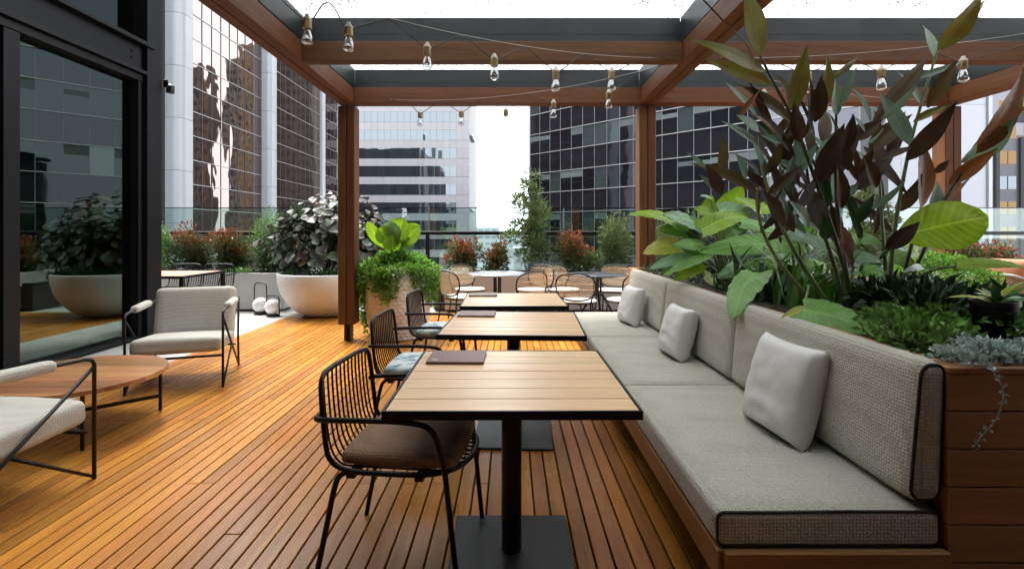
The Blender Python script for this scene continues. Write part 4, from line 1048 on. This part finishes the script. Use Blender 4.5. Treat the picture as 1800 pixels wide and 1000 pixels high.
t = thing('elephant_ear', 'wavy green leaf drooping over the top of the sofa back', 'plant', (1.62,3.15,SOILZ), 0, 'elephant-ear plants in the timber planter')
leaf_obj('leaf', lm['green'], t, pt(1330,478,3.15), pt(1286,552,2.80), .105, Vector((-.75,-.8,.35)), .14, -.10, 'heart', .07, .1, 18, 10)
stalk(t, [Vector((1.66,3.2,SOILZ-.02)), Vector((1.64,3.2,1.05)), pt(1324,487,3.12)], .009, .006, m_stem, 'stalk')
t = thing('elephant_ear', 'huge lime paddle leaf in front of the far right post', 'plant', (2.12,2.95,SOILZ), 0, 'elephant-ear plants in the timber planter')
leaf_obj('leaf', lm['lime'], t, pt(1580,415,2.85), pt(1738,380,2.72), .140, Vector((.25,-.85,.45)), .10, -.08, 'paddle', .05, .12, 20, 10)
stalk(t, [Vector((2.10,2.98,SOILZ-.02)), Vector((2.08,2.95,1.15)), pt(1596,412,2.84)], .011, .007, m_stem, 'stalk')
# generic leafy masses -------------------------------------------------------
def foliage(rng, clumps, n, L, Wd, shape='oval', up=.35, droop=0.0, origin=Vector((0,0,0)), fold=.25):
    """n small folded leaves spread through a set of (centre, radii) clumps, denser towards each clump's skin"""
    vs = []; fs = []
    vol = [c[1][0]*c[1][1]*c[1][2] for c in clumps]; tot = sum(v**.75 for v in vol)
    for (c, rd), vv in zip(clumps, vol):
        for _ in range(int(n*vv**.75/tot)):
            while True:
                d = Vector((rng.gauss(0,1),rng.gauss(0,1),rng.gauss(0,1)))
                if d.length > .1: break
            d.normalize(); q = rng.random()**.45*rng.uniform(.85,1.12)
            p = Vector((c[0]+d.x*rd[0]*q, c[1]+d.y*rd[1]*q, c[2]+d.z*rd[2]*q))
            ax = (d*.9+Vector((rng.uniform(-.7,.7),rng.uniform(-.7,.7),up+rng.uniform(-.5,.5)-droop))).normalized()
            l = L*rng.uniform(.6,1.25); w = Wd*rng.uniform(.7,1.2)
            nrm = Vector((rng.uniform(-1,1),rng.uniform(-1,1),rng.uniform(.2,1.4))); sd = ax.cross(nrm)
            sd = sd.normalized() if sd.length > 1e-3 else ax.orthogonal().normalized(); nz = sd.cross(ax)
            o = len(vs); p = p-origin
            vs += [p, p+ax*l*.5+sd*w*.5+nz*w*fold, p+ax*l-nz*l*.08, p+ax*l*.5-sd*w*.5+nz*w*fold]
            fs += [(o,o+1,o+2),(o,o+2,o+3)]
    b = MB(); b.v = [tuple(v) for v in vs]; b.f = fs; return b
def twigs(rng, base, clumps, n, r, origin, spread=.06):
    b = MB()
    for i in range(n):
        c, rd = clumps[i % len(clumps)]; tip = Vector(c)+Vector((rng.uniform(-.6,.6)*rd[0],rng.uniform(-.6,.6)*rd[1],rng.uniform(0,.7)*rd[2]))
        s = Vector(base)+Vector((rng.uniform(-spread,spread),rng.uniform(-spread,spread),0)); m = s.lerp(tip,.5)+Vector((rng.uniform(-.04,.04),rng.uniform(-.04,.04),.03))
        pts = bez(s, m, tip, 5); b.tube([q-origin for q in pts], [r*(1-.75*k/5) for k in range(6)], 5)
    return b
f_shrub = leafmat('shrub_green', (.095,.13,.04), (.06,.09,.03), .45, .25, island=.45)
f_red = leafmat('shrub_red_tips', (.26,.055,.022), (.13,.06,.022), .45, .3, island=.4)
f_dkgreen = leafmat('deep_green', (.045,.085,.03), (.03,.06,.022), .4, .2, island=.45)
f_light = leafmat('fresh_green', (.16,.26,.07), (.10,.19,.05), .4, .3, island=.4)
f_bush = leafmat('trailing_green', (.19,.36,.045), (.11,.25,.03), .42, .35, island=.45)
f_silver = leafmat('silver_leaf', (.44,.52,.49), (.30,.39,.35), .6, .2, island=.3)
f_bluegrass = leafmat('blue_grass', (.20,.28,.27), (.13,.19,.18), .5, .2, island=.35)
f_tree = leafmat('olive_tree_leaf', (.14,.19,.065), (.075,.12,.04), .4, .25, island=.45)
m_bark = M('bark', (.10,.075,.055), .8, col2=(.06,.045,.035), vscale=20, bump=.5, bscale=40)

def shrub(name, label, px0, px1, ytop, Y, zbase, n, mats, L=.075, Wd=.026, group='shrubs along the terrace edge', seed=0, cat='shrub', nclump=9, up=.5, red=.0, depth=.22):
    rng = random.Random(seed+1000); x0, x1 = (px0-VX)*Y/FPX, (px1-VX)*Y/FPX; zt = CAMH-(ytop-VY)*Y/FPX
    base = Vector(((x0+x1)/2, Y, zbase)); t = thing(name, label, cat, base, 0, group); w = (x1-x0)/2; h = zt-zbase
    cl = []
    for k in range(nclump):
        a = k/nclump; cxx = base.x+w*rng.uniform(-.62,.62); zz = zbase+h*(.15+.62*((k*.618)%1.0)+rng.uniform(-.05,.05))
        cl.append(((cxx, Y+rng.uniform(-1,1)*depth*.6, zz), (w*rng.uniform(.40,.56), depth*rng.uniform(.6,.9), h*rng.uniform(.22,.36))))
    n = int(n*1.35); red *= .55
    foliage(rng, cl, int(n*(1-red)), L, Wd, up=up, origin=base).build('foliage', mats[0], t, kind='stuff')
    if red:
        cr = [((c[0]+rng.uniform(-.3,.3)*r_[0], c[1]-r_[1]*.4, c[2]+r_[2]*.75), (r_[0]*1.0, r_[1]*.9, r_[2]*.8)) for c, r_ in cl if c[2] > zbase+h*.25]
        foliage(rng, cr, int(n*red), L, Wd, up=.9, origin=base).build('new_growth', mats[1], t, kind='stuff')
    twigs(rng, base, cl, nclump+3, .006, base, w*.5).build('twigs', m_bark, t, kind='stuff')
    return t
ZP = .56
shrub('photinia_shrub','red-tipped shrub nearest the dark column in the left planter',300,372,408,8.95,ZP,2300,(f_shrub,f_red),seed=1,red=.30)
shrub('photinia_shrub','red-tipped shrub beside the leafy green shrub in the left planter',362,446,412,8.95,ZP,2500,(f_shrub,f_red),seed=2,red=.24)
shrub('green_shrub','small green shrub in the corner right beside the dark column',280,304,385,8.8,ZP,700,(f_light,),seed=3)
shrub('green_shrub','upright light green shrub left of the white bowl',443,505,362,8.95,ZP,2600,(f_light,),L=.045,Wd=.022,seed=4,nclump=13)
shrub('dark_shrub','dark green shrub filling in left of the white bowl',440,520,425,9.15,ZP,1800,(f_dkgreen,),seed=44)
shrub('photinia_shrub','red-tipped shrub at the left end of the middle planter',786,845,426,8.95,ZP,1900,(f_shrub,f_red),seed=5,red=.32)
shrub('photinia_shrub','sparser red-tipped shrub left of the slender tree',838,893,432,8.95,ZP,1500,(f_shrub,f_red),seed=6,red=.26)
shrub('photinia_shrub','wide red-tipped shrub right of the slender tree',978,1065,415,8.95,ZP,2700,(f_shrub,f_red),seed=7,red=.28)
shrub('green_shrub','tall loose green shrub left of the middle post',1048,1122,376,9.15,ZP,2700,(f_tree,),L=.07,Wd=.018,seed=8,nclump=13)
shrub('green_shrub','green shrub behind the middle post and large leaves',1120,1250,372,9.1,ZP,2600,(f_tree,),L=.07,Wd=.018,seed=9,nclump=12)
shrub('photinia_shrub','small red-tipped shrub right of the far right post',1690,1728,424,8.9,ZP,900,(f_shrub,f_red),seed=10,red=.25)
shrub('photinia_shrub','red-tipped shrub behind the wicker seat',1722,1800,432,8.9,ZP,2000,(f_shrub,f_red),seed=11,red=.2)
for (a,b,s) in ((1270,1400,12),(1400,1520,13),(1560,1690,14)): shrub('green_shrub', {12:'background shrub behind the tall dark stems, left',13:'background shrub behind the tall dark stems, middle',14:'background shrub behind the tall dark stems, right'}[s],a,b,400,9.1,ZP,1900,(f_tree,),L=.07,Wd=.018,seed=s)
def grassy(name, label, px0, px1, Y, zb, h, n, mat, seed, cat='plant', w=.006, group='low plants in the planters', spread=.16):
    rng = random.Random(seed); x0, x1 = (px0-VX)*Y/FPX, (px1-VX)*Y/FPX; base = Vector(((x0+x1)/2,Y,zb)); t = thing(name,label,cat,base,0,group); b = MB()
    for _ in range(n):
        s = Vector((rng.uniform(x0,x1),Y+rng.uniform(-spread,spread),zb))-base; a = rng.uniform(0,6.28); l = h*rng.uniform(.6,1.15); o = Vector((math.cos(a),math.sin(a),0)); sd = Vector((-o.y,o.x,0))*w
        p = [s, s+o*l*.15+Vector((0,0,l*.6)), s+o*l*.5+Vector((0,0,l*rng.uniform(.55,.95)))]
        b.add([p[0]-sd,p[0]+sd,p[1]+sd,p[1]-sd,p[2]],[(0,1,2,3),(3,2,4)])
    b.build('blades', mat, t, kind='stuff'); return t
grassy('blue_grass','blue-grey grass at the foot of the slender tree',925,985,8.8,ZP,.32,420,f_bluegrass,1)
grassy('fern','green ferny plant spilling over the left planter edge',400,445,8.66,ZP+.03,.16,260,f_light,2)

grassy('strappy_plant','clump of pale green strap leaves among the tall stems',1385,1490,3.05,SOILZ,.42,60,lm['green'],6,w=.013,group='low plants in the timber planter',spread=.2)
grassy('strappy_plant','clump of darker strap leaves near the middle of the planter',1300,1400,3.5,SOILZ,.40,46,lm['dark'],7,w=.014,group='low plants in the timber planter',spread=.2)
# slender tree
def slender_tree(label, px, ytop, Y, zb, w, n, seed, ybase):
    rng = random.Random(seed); x = (px-VX)*Y/FPX; zt = CAMH-(ytop-VY)*Y/FPX; base = Vector((x,Y,zb)); t = thing('slender_tree',label,'tree',base,0,'slender trees in the planters')
    h = zt-zb; MB().tube([(0,0,0),(.012,0,h*.3),(-.01,.01,h*.6),(.0,0,h*.97)], [.020,.016,.011,.004], 8).build('trunk', m_bark, t, 'all')
    cl = []; tw_ = MB()
    for k in range(26):
        s = .14+.84*k/25; ww = w*(.50+.6*math.sin(math.pi*min(1,s*.95))**.8)*(1.0-.55*max(0,s-.55)/.45)
        a = rng.uniform(0,6.28); rr3 = ww*rng.uniform(.25,.8); c = Vector((x+math.cos(a)*rr3, Y+math.sin(a)*rr3*.8, zb+h*s+rng.uniform(-.04,.04)))
        cl.append((tuple(c),(ww*.40,ww*.36,h*.060))); tw_.tube([Vector((0,0,h*s-.14)), (c-base)*.5+Vector((0,0,(h*s-.05)*.5)), c-base], [.006,.004,.002], 5)
    tw_.build('limbs', m_bark, t, kind='stuff')
    foliage(rng, cl, n, .10, .026, up=.45, origin=base).build('crown', f_tree, t, kind='stuff')
slender_tree('slender young tree standing against the sky gap', 934, 303, 8.95, ZP, .42, 3400, 1, 480)
slender_tree('slender young tree behind the dark stems right of centre', 1532, 312, 8.95, ZP, .34, 3000, 2, 470)

# planters at the terrace edge
def trough(x0, x1, y0, y1, label, mat=m_greyplanter):
    c = Vector(((x0+x1)/2,(y0+y1)/2,0)); t = thing('trough_planter',label,'planter',c,0,'trough planters along the terrace edge'); a = Vector((x0,y0,0))-c; b = Vector((x1,y1,0))-c
    z0, z1, w = .0, .63, .03
    MB().bbox((a.x,a.y,z0+.03),(b.x,a.y+w,z1),.006).build('front_panel', mat, t); MB().bbox((a.x,b.y-w,z0+.03),(b.x,b.y,z1),.006).build('back_panel', mat, t)
    MB().bbox((a.x,a.y+w+.001,z0+.03),(a.x+w,b.y-w-.001,z1-.001),.006).build('side_panel', mat, t); MB().bbox((b.x-w,a.y+w+.001,z0+.03),(b.x,b.y-w-.001,z1-.001),.006).build('side_panel', mat, t)
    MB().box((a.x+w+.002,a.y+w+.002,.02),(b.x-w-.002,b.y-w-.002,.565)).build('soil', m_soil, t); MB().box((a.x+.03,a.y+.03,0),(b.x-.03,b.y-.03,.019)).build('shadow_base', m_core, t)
trough(-5.9,-4.78,8.62,9.45,'pale trough planter behind the tiled table, partly hidden'); trough(-4.77,-3.78,8.50,9.4,'white trough planter left of the white bowl', m_white)
trough(-1.09,.735,8.43,9.35,'grey trough planter behind the pale marble table'); trough(.745,2.45,8.43,9.35,'grey trough planter behind the dark marble table')
trough(2.46,5.1,8.43,9.35,'grey trough planter hidden behind the large leaves'); trough(5.11,7.6,8.43,9.35,'grey trough planter at the far right')
trough(7.61,10.2,8.43,9.35,'grey trough planter behind the wicker seat, right end')
bx = thing('brown_bin', 'dark brown box between the textured pot and grey planter', 'box', (-1.20,8.9,0)); MB().bbox((-.09,-.3,0),(.09,.3,.42),.006).build('body', M('dark_brown_box', (.045,.032,.028), .5), bx); MB().bbox((-.095,-.305,.421),(.095,.305,.45),.006).build('lid', m_black, bx)
g_ = thing('silver_cover', 'silver groundcover at the left corner of the grey planter', 'plant', (-.98,8.60,.6), 0, 'low plants in the planters')
foliage(random.Random(3), [((-.98+.1*k,8.52,.655),(.09,.12,.05)) for k in range(3)], 420, .03, .026, origin=Vector(g_.location)).build('foliage', f_silver, g_, kind='stuff')

# white bowl with round-leaved plant
bw = thing('bowl_planter', 'large white bowl planter behind the left post', 'planter', (-2.93,8.20,0))
prof = [(.30,0),(.36,.012),(.50,.09),(.62,.22),(.705,.38),(.745,.54),(.752,.66),(.745,.675),(.715,.675),(.70,.64),(.68,.56),(0,.555)]
MB().lathe(prof[:10], 56).build('shell', m_white, bw, 'all'); MB().lathe([(.69,.60),(0.0,.61)], 32).build('soil', m_soil, bw)
grassy('mondo_grass','dark green strappy grass around the rim of the white bowl',505,640,7.95,.60,.22,700,f_dkgreen,5,spread=.25)
hb = thing('hibiscus_bush', 'big bush with round purple-grey leaves in the white bowl', 'bush', (-2.93,8.25,.6))
rh = random.Random(9)
hm = [leafmat('hibiscus_grey', (.075,.082,.07), (.042,.05,.04), .6, .12, (.06,.045,.045), rnd=.3), leafmat('hibiscus_purple', (.055,.035,.036), (.035,.027,.026), .5, .15, rnd=.25), leafmat('hibiscus_green', (.055,.08,.04), (.035,.055,.026), .5, .2, rnd=.2), leafmat('hibiscus_gold', (.18,.13,.04), (.12,.06,.03), .5, .3, rnd=.15)]
rnd_leaf = []
for q in range(4):
    b = MB(); vs = [(0,0,0)]; n = 14
    for k in range(n):
        a = 2*math.pi*(k+.5)/n; r_ = .5*(1+.10*math.cos(a))*(1-.25*max(0,math.cos(a-math.pi))**6); vs.append((r_*math.cos(a)+.36, r_*math.sin(a)*.98, .10*math.cos(2*a+q)+.06*math.sin(3*a+q)))
    vs[0] = (.30,0,-.06); rnd_leaf.append(vs)
hib_me = {}
for q in range(4):
    for mi in range(4):
        b = MB().add(rnd_leaf[q], [(0,k+1,(k+1)%14+1) for k in range(14)]); hib_me[(q,mi)] = b.mesh('leaf', hm[mi], 'all')
stemb = MB()
for k in range(16):
    a = rh.uniform(0,6.28); rr4 = rh.uniform(.3,.85); tip = Vector((math.cos(a)*rr4*.95, math.sin(a)*rr4*.6, rh.uniform(.5,1.25))); stemb.tube(bez((rh.uniform(-.08,.08),rh.uniform(-.08,.08),0), (tip.x*.3,tip.y*.3,tip.z*.6), tip, 6), [.014-.0018*i for i in range(7)], 5)
stemb.build('stems', m_bark, hb, kind='stuff')
cnt = 0
while cnt < 300:
    a = rh.uniform(0,2*math.pi); ph = math.acos(rh.uniform(-.45,1)); q = rh.uniform(.70,1.08)
    d = Vector((math.sin(ph)*math.cos(a), math.sin(ph)*math.sin(a), math.cos(ph)))
    if d.y > .55: continue
    cnt += 1
    p = Vector((.04+d.x*1.02*q*(1 if d.z < .4 else .92), d.y*.62*q, .55+d.z*.72*q+.10*math.sin(a*3)*max(0,d.z)))
    if p.z < .12: p.z = .12+rh.random()*.1
    o = link('leaf', hib_me[(rh.randrange(4), 0 if (u:=rh.random()) < .52 else 1 if u < .74 else 2 if u < .95 else 3)], hb, p)
    nrm = (d+Vector((rh.uniform(-.5,.5),rh.uniform(-.8,.2),rh.uniform(.2,1.0)))).normalized(); ax = Vector((rh.uniform(-1,1),rh.uniform(-.6,.4),-rh.uniform(.3,1)))
    ax = (ax-nrm*ax.dot(nrm)).normalized(); yv = nrm.cross(ax); Mx = Matrix((ax,yv,nrm)).transposed(); o.rotation_euler = Mx.to_euler(); s = rh.uniform(.085,.175); o.scale = (s,s,s)

cl = [((-2.93+rh.uniform(-.75,.75),8.28+rh.uniform(-.2,.35),.6+rh.uniform(.15,.95)),(.22,.22,.18)) for _ in range(30)]
foliage(rh, cl, 3200, .10, .085, up=.2, origin=Vector(hb.location)).build('inner_foliage', hm[2], hb, kind='stuff')
# textured pot with trailing plant and upright leaves
def textured_pot(c, label, leaflab, traillab, main=True):
    t = thing('textured_pot', label, 'pot', c, 0, 'textured pots with trailing plants')
    pr = []
    for k in range(61):
        s = k/60; z = s*.88; r_ = .285+.115*math.sin(math.pi*(.12+.70*s)) - .05*max(0,s-.86)/.14
        pr.append((r_,z))
    def fn(r_, z, a):
        row = z/.044; kk = int(row); fz = row-kk; fa = (a*36/(2*math.pi)+.5*(kk % 2)) % 1.0
        m_ = max(0,math.sin(math.pi*fz))**.6*max(0,math.sin(math.pi*fa))**.5
        return r_-.006+.013*m_
    MB().lathe(pr, 216, (0,0,0), fn).build('body', m_potw, t, 'all')
    MB().lathe([(.30,.84),(0,.85)], 24).build('soil', m_soil, t)
    tp = thing('trailing_plant', traillab, 'plant', (c[0],c[1],.86), 0, 'trailing plants in textured pots'); rng = random.Random(int(abs(c[0])*100))
    o = Vector((c[0],c[1],.86)); cl = []
    for k in range(60):
        a = rng.uniform(0,2*math.pi); r_ = rng.uniform(.05,.40)*1.0; cl.append(((c[0]+r_*math.cos(a)*1.02, c[1]+r_*math.sin(a), .985-.17*(r_/.40)**2+rng.uniform(-.03,.05)),(.115,.115,.075)))
    for (a,dz,r_) in ((-1.75,.42,.44),(-1.9,.30,.45),(-1.5,.30,.43),(-2.2,.22,.45),(-.55,.42,.47),(-.3,.34,.46),(-.8,.25,.45),(-.2,.48,.47),(3.3,.40,.46),(3.0,.7,.45),(2.9,.5,.46),(3.4,.25,.46),(-2.6,.25,.46),(.3,.5,.45),(1.6,.4,.44),(3.05,.82,.42)):
        n = max(2,int(dz/.07))
        for q in range(n): cl.append(((c[0]+r_*math.cos(a)+rng.uniform(-.03,.03), c[1]+r_*math.sin(a), .84-dz*q/n),(.085-.03*q/n,.075,.06)))
    foliage(rng, cl, 13500 if main else 8000, .040, .030, up=.25, droop=.15, origin=o).build('foliage', f_bush, tp, kind='stuff')
    twigs(rng, (c[0],c[1],.86), cl[60:], 24, .004, o).build('vines', m_stem, tp, kind='stuff')
    return t
m_potw = M('textured_pot_white', (.66,.635,.61), .75, col2=(.57,.545,.52), vscale=5, bump=.2, bscale=90)
textured_pot((-1.42,6.47,0), 'white woven-texture pot right of the left post', '', 'bright green trailing plant spilling over the pot by the left post')
textured_pot((4.78,5.75,0), 'white woven-texture pot left of the far right post', '', 'bright green trailing plant before the far right post', False)
ta = thing('taro_plant', 'upright bright green large-leaved plant in the textured pot', 'plant', (-1.42,6.47,.88))
for (bx_,by,tx,ty,w,c) in ((676,435,645,390,16,'lime'),(684,430,670,398,24,'lime'),(694,432,684,388,30,'blue'),(698,428,708,383,34,'lime'),(706,432,738,396,28,'lime'),(704,438,728,425,22,'blue'),(690,446,690,412,24,'lime')):
    B, T = pt(bx_,by,6.40), pt(tx,ty,6.34); N = Vector((rl.uniform(-.6,.6),-1,rl.uniform(-.2,.3)))
    leaf_obj('leaf', lm[c], ta, B, T, w*.72*6.4/FPX, N, .08, .22, 'paddle', .05, 0, 14, 8)
    stalk(ta, [Vector((-1.42+rl.uniform(-.04,.04),6.45,.90)), (B+Vector((-1.42,6.45,.95)))*.5, B+(T-B)*.12], .011, .006, m_stem, 'stalk')

# lime plant in a white pot, far right
wp = thing('white_pot', 'white tapered pot behind the wicker seat', 'pot', (6.75,7.75,0)); MB().lathe([(.22,0),(.30,.30),(.32,.60),(.30,.615),(.28,.58)], 32).build('body', m_white, wp, True); MB().lathe([(.28,.585),(0,.59)], 20).build('soil', m_soil, wp)
lp = thing('lime_plant', 'lime green leafy plant in the white pot at right', 'plant', (6.75,7.75,.59)); rng = random.Random(77)
cl = [((6.75+rng.uniform(-.30,.30),7.70+rng.uniform(-.25,.2),.64+rng.uniform(-.16,.16)),(.12,.12,.08)) for _ in range(22)]
foliage(rng, cl, 2200, .07, .05, origin=Vector(lp.location)).build('foliage', lm['lime'], lp, kind='stuff'); twigs(rng,(6.75,7.75,.59),cl,14,.005,Vector(lp.location)).build('stems', m_stem, lp, kind='stuff')

# ground cover in the timber planter
def cover(name, label, boxes, n, L, Wd, mat, seed, up=.5, cat='plant'):
    if name == 'ivy_cover': boxes = [b for b in boxes if b[0][0]/b[0][1] > .71]
    if name == 'dark_cover': boxes = [b for b in boxes if b[0][0]/b[0][1] > .70]
    if name != 'moss_cover': boxes = [b for b in boxes if not (abs(b[0][0]/b[0][1]-2.02/2.14) < .075 and 1.85 < b[0][1] < 2.30)]
    c = Vector(boxes[0][0]); t = thing(name, label, cat, c, 0, 'low plants in the timber planter')
    foliage(random.Random(seed), boxes, n, L, Wd, up=up, origin=c).build('foliage', mat, t, kind='stuff'); return t
rg = random.Random(31)
cover('silver_falls','silver trailing groundcover along the near planter rim',[((rg.uniform(1.44,2.36),rg.uniform(1.645,1.80),.905+rg.uniform(0,.03)),(.09,.06,.032)) for _ in range(26)],3600,.024,.024,f_silver,1)
cover('ivy_cover','fresh green groundcover behind the silver plants',[((rg.uniform(1.46,2.3),rg.uniform(1.86,2.5),.895+rg.uniform(0,.06)),(.12,.11,.055)) for _ in range(64)],3400,.034,.028,leafmat('ivy_green', (.12,.235,.04), (.06,.14,.026), .42, .3, island=.5),2)
cover('dark_cover','dark glossy low foliage at the right of the planter',[((rg.uniform(1.80,2.38),rg.uniform(2.2,3.3),.90+rg.uniform(0,.09)),(.13,.13,.06)) for _ in range(60)],2300,.10,.038,lm['dark'],3,.2)
cover('moss_cover','dark low foliage under the far leaves by the sofa back',[((rg.uniform(1.46,2.38),rg.uniform(3.3,5.85),.880+rg.uniform(0,.07)),(.16,.18,.05)) for _ in range(44)],3000,.06,.026,f_dkgreen,4)
vn = thing('trailing_vine','thin silver vine hanging down the planter end','vine',(1.47,1.60,.90)); path = chaikin([(0,.01,.012),(.02,-.012,.004),(.05,-.018,-.05),(.055,-.014,-.10),(.03,-.016,-.16),(-.01,-.014,-.20),(-.04,-.016,-.24)],2)
MB().tube(path,.0018,5).build('stem', f_silver, vn)
b = foliage(random.Random(8), [(tuple(p+Vector((1.47,1.597,.90))),(.008,.003,.008)) for p in path[::2]], 60, .013, .011, origin=Vector(vn.location)); b.build('leaves', f_silver, vn, kind='stuff')
bp = thing('black_pot','small black nursery pot standing in the planter at right','pot',(2.02,2.14,.885)); MB().lathe([(.062,0),(.07,.06),(.078,.135),(.083,.137),(.083,.155),(.075,.155),(.072,.13)],28).build('body', m_black, bp, True); MB().lathe([(.072,.135),(0,.14)],16).build('soil', m_soil, bp)
cr = thing('croton','small plant with yellow-striped leaves in the black pot','plant',(2.02,2.14,1.015)); rc = random.Random(4)
for k in range(20):
    a = rc.uniform(0,6.28); el = rc.uniform(.15,1.1); l = rc.uniform(.10,.19); B = Vector((2.02,2.14,1.02)); T = B+Vector((math.cos(a)*math.cos(el),math.sin(a)*math.cos(el),math.sin(el)*.8))*l
    leaf_obj('leaf', lm['yellow'] if k % 5 == 0 else lm['dark'] if k % 2 else lm['green'], cr, B, T, .016, Vector((0,-.3,1)), .2, .25, 'lance', .02, 0, 8, 4)
# ------------------------------------------------------------------ festoon strings
m_bulb = clearglass('bulb_glass', (.80,.83,.85), .22); m_fil = M('filament', (.55,.42,.28), .4, .3)
def festoon(label, A, Bp, sag, bulbs, hook=True, drop=.13):
    A, Bp = Vector(A), Vector(Bp); t = thing('festoon_string', label, 'string lights', A, 0, 'festoon light strings under the pergola')
    def wire(u): 
        p = A.lerp(Bp, u); p.z -= sag*4*u*(1-u); return p
    MB().tube([wire(i/30)-A for i in range(31)], .0016, 5).build('support_wire', m_wire, t, 'all')
    us = []
    for px in bulbs:
        r = (px-VX)/FPX; us.append((A.x-r*A.y)/((A.x-Bp.x)-r*(A.y-Bp.y)))
    us.sort(); rng = random.Random(len(label))
    pts = [wire(0)]; sock = []
    ext = [0.0]+us+[1.0]
    for i, u in enumerate(us):
        s = wire(u)-Vector((0,0,drop+rng.uniform(-.02,.02))); sock.append(s)
        mid0 = wire((ext[i]+u)/2)-Vector((0,0,.012)); du = (Bp-A).normalized()*.02
        pts += [mid0-du*1.5, mid0+du*1.5, s-du*1.6-Vector((0,0,.02)), s-Vector((0,0,.022)), s+du*1.6-Vector((0,0,.02))]
    m = wire((us[-1]+1)/2)-Vector((0,0,.01)); pts += [m, wire(1)]
    MB().tube([p-A for p in chaikin(pts, 2)], .0042, 6).build('cable', m_cable, t, 'all')
    for s in sock:
        o = s-A
        b = MB().lathe([(0,.02),(.012,.018),(.014,.008),(.031,-.018),(.031,-.022),(0,-.022)], 16).build('lamp_cap', m_cap, t, True, o)
        MB().lathe([(.0275,-.0225),(.029,-.03),(.029,-.070),(.031,-.072),(.031,-.078),(.026,-.080),(0,-.08)], 16).build('socket', m_brass, b, True)
        MB().lathe([(.0165,-.081),(.020,-.088),(.033,-.132),(.037,-.154),(.035,-.170),(.020,-.180),(0,-.182)], 18).build('bulb', m_bulb, b, 'all')
        f = MB(); f.tube([(-.006,0,-.085),(-.011,0,-.125),(-.004,0,-.108),(.0,0,-.13),(.004,0,-.108),(.011,0,-.125),(.006,0,-.085)], .0012, 4); f.lathe([(.006,-.082),(.006,-.10),(0,-.104)], 8); f.build('filament', m_fil, b)
    for e in (A, Bp):
        MB().tube([Vector((-.02,-.0,0))+e-A, Vector((.02,0,0))+e-A], .006, 6).build('eyelet', m_brass, t)
festoon('festoon string of clear bulbs running across the front of the left bay', (-1.882,3.14,2.985), (1.42,4.612,2.888), .15, [540,613,751,869,977,1075])
festoon('festoon string of small bulbs under the rear beam of the left bay', (-1.42,6.112,2.897), (1.54,5.15,3.00), .12, [739,811,889,973,1070])
festoon('festoon string crossing the right bay in front of the cross beam', (1.90,4.612,2.888), (5.22,3.25,2.99), .15, [1420,1549,1693])
festoon('festoon string at the rear of the right bay behind the leaves', (1.762,4.95,3.0), (5.2,6.112,2.9), .12, [1343,1450,1560])
MB_ = thing('feed_cable', 'dark cable slanting down from the middle beam', 'cable', pt(1232,-4,3.6))
MB().tube([p-Vector(MB_.location) for p in (pt(1232,-4,3.6),pt(1272,38,3.75),pt(1313,76,3.95),pt(1345,150,4.95))], .0055, 6).build('cable', m_cable, MB_)
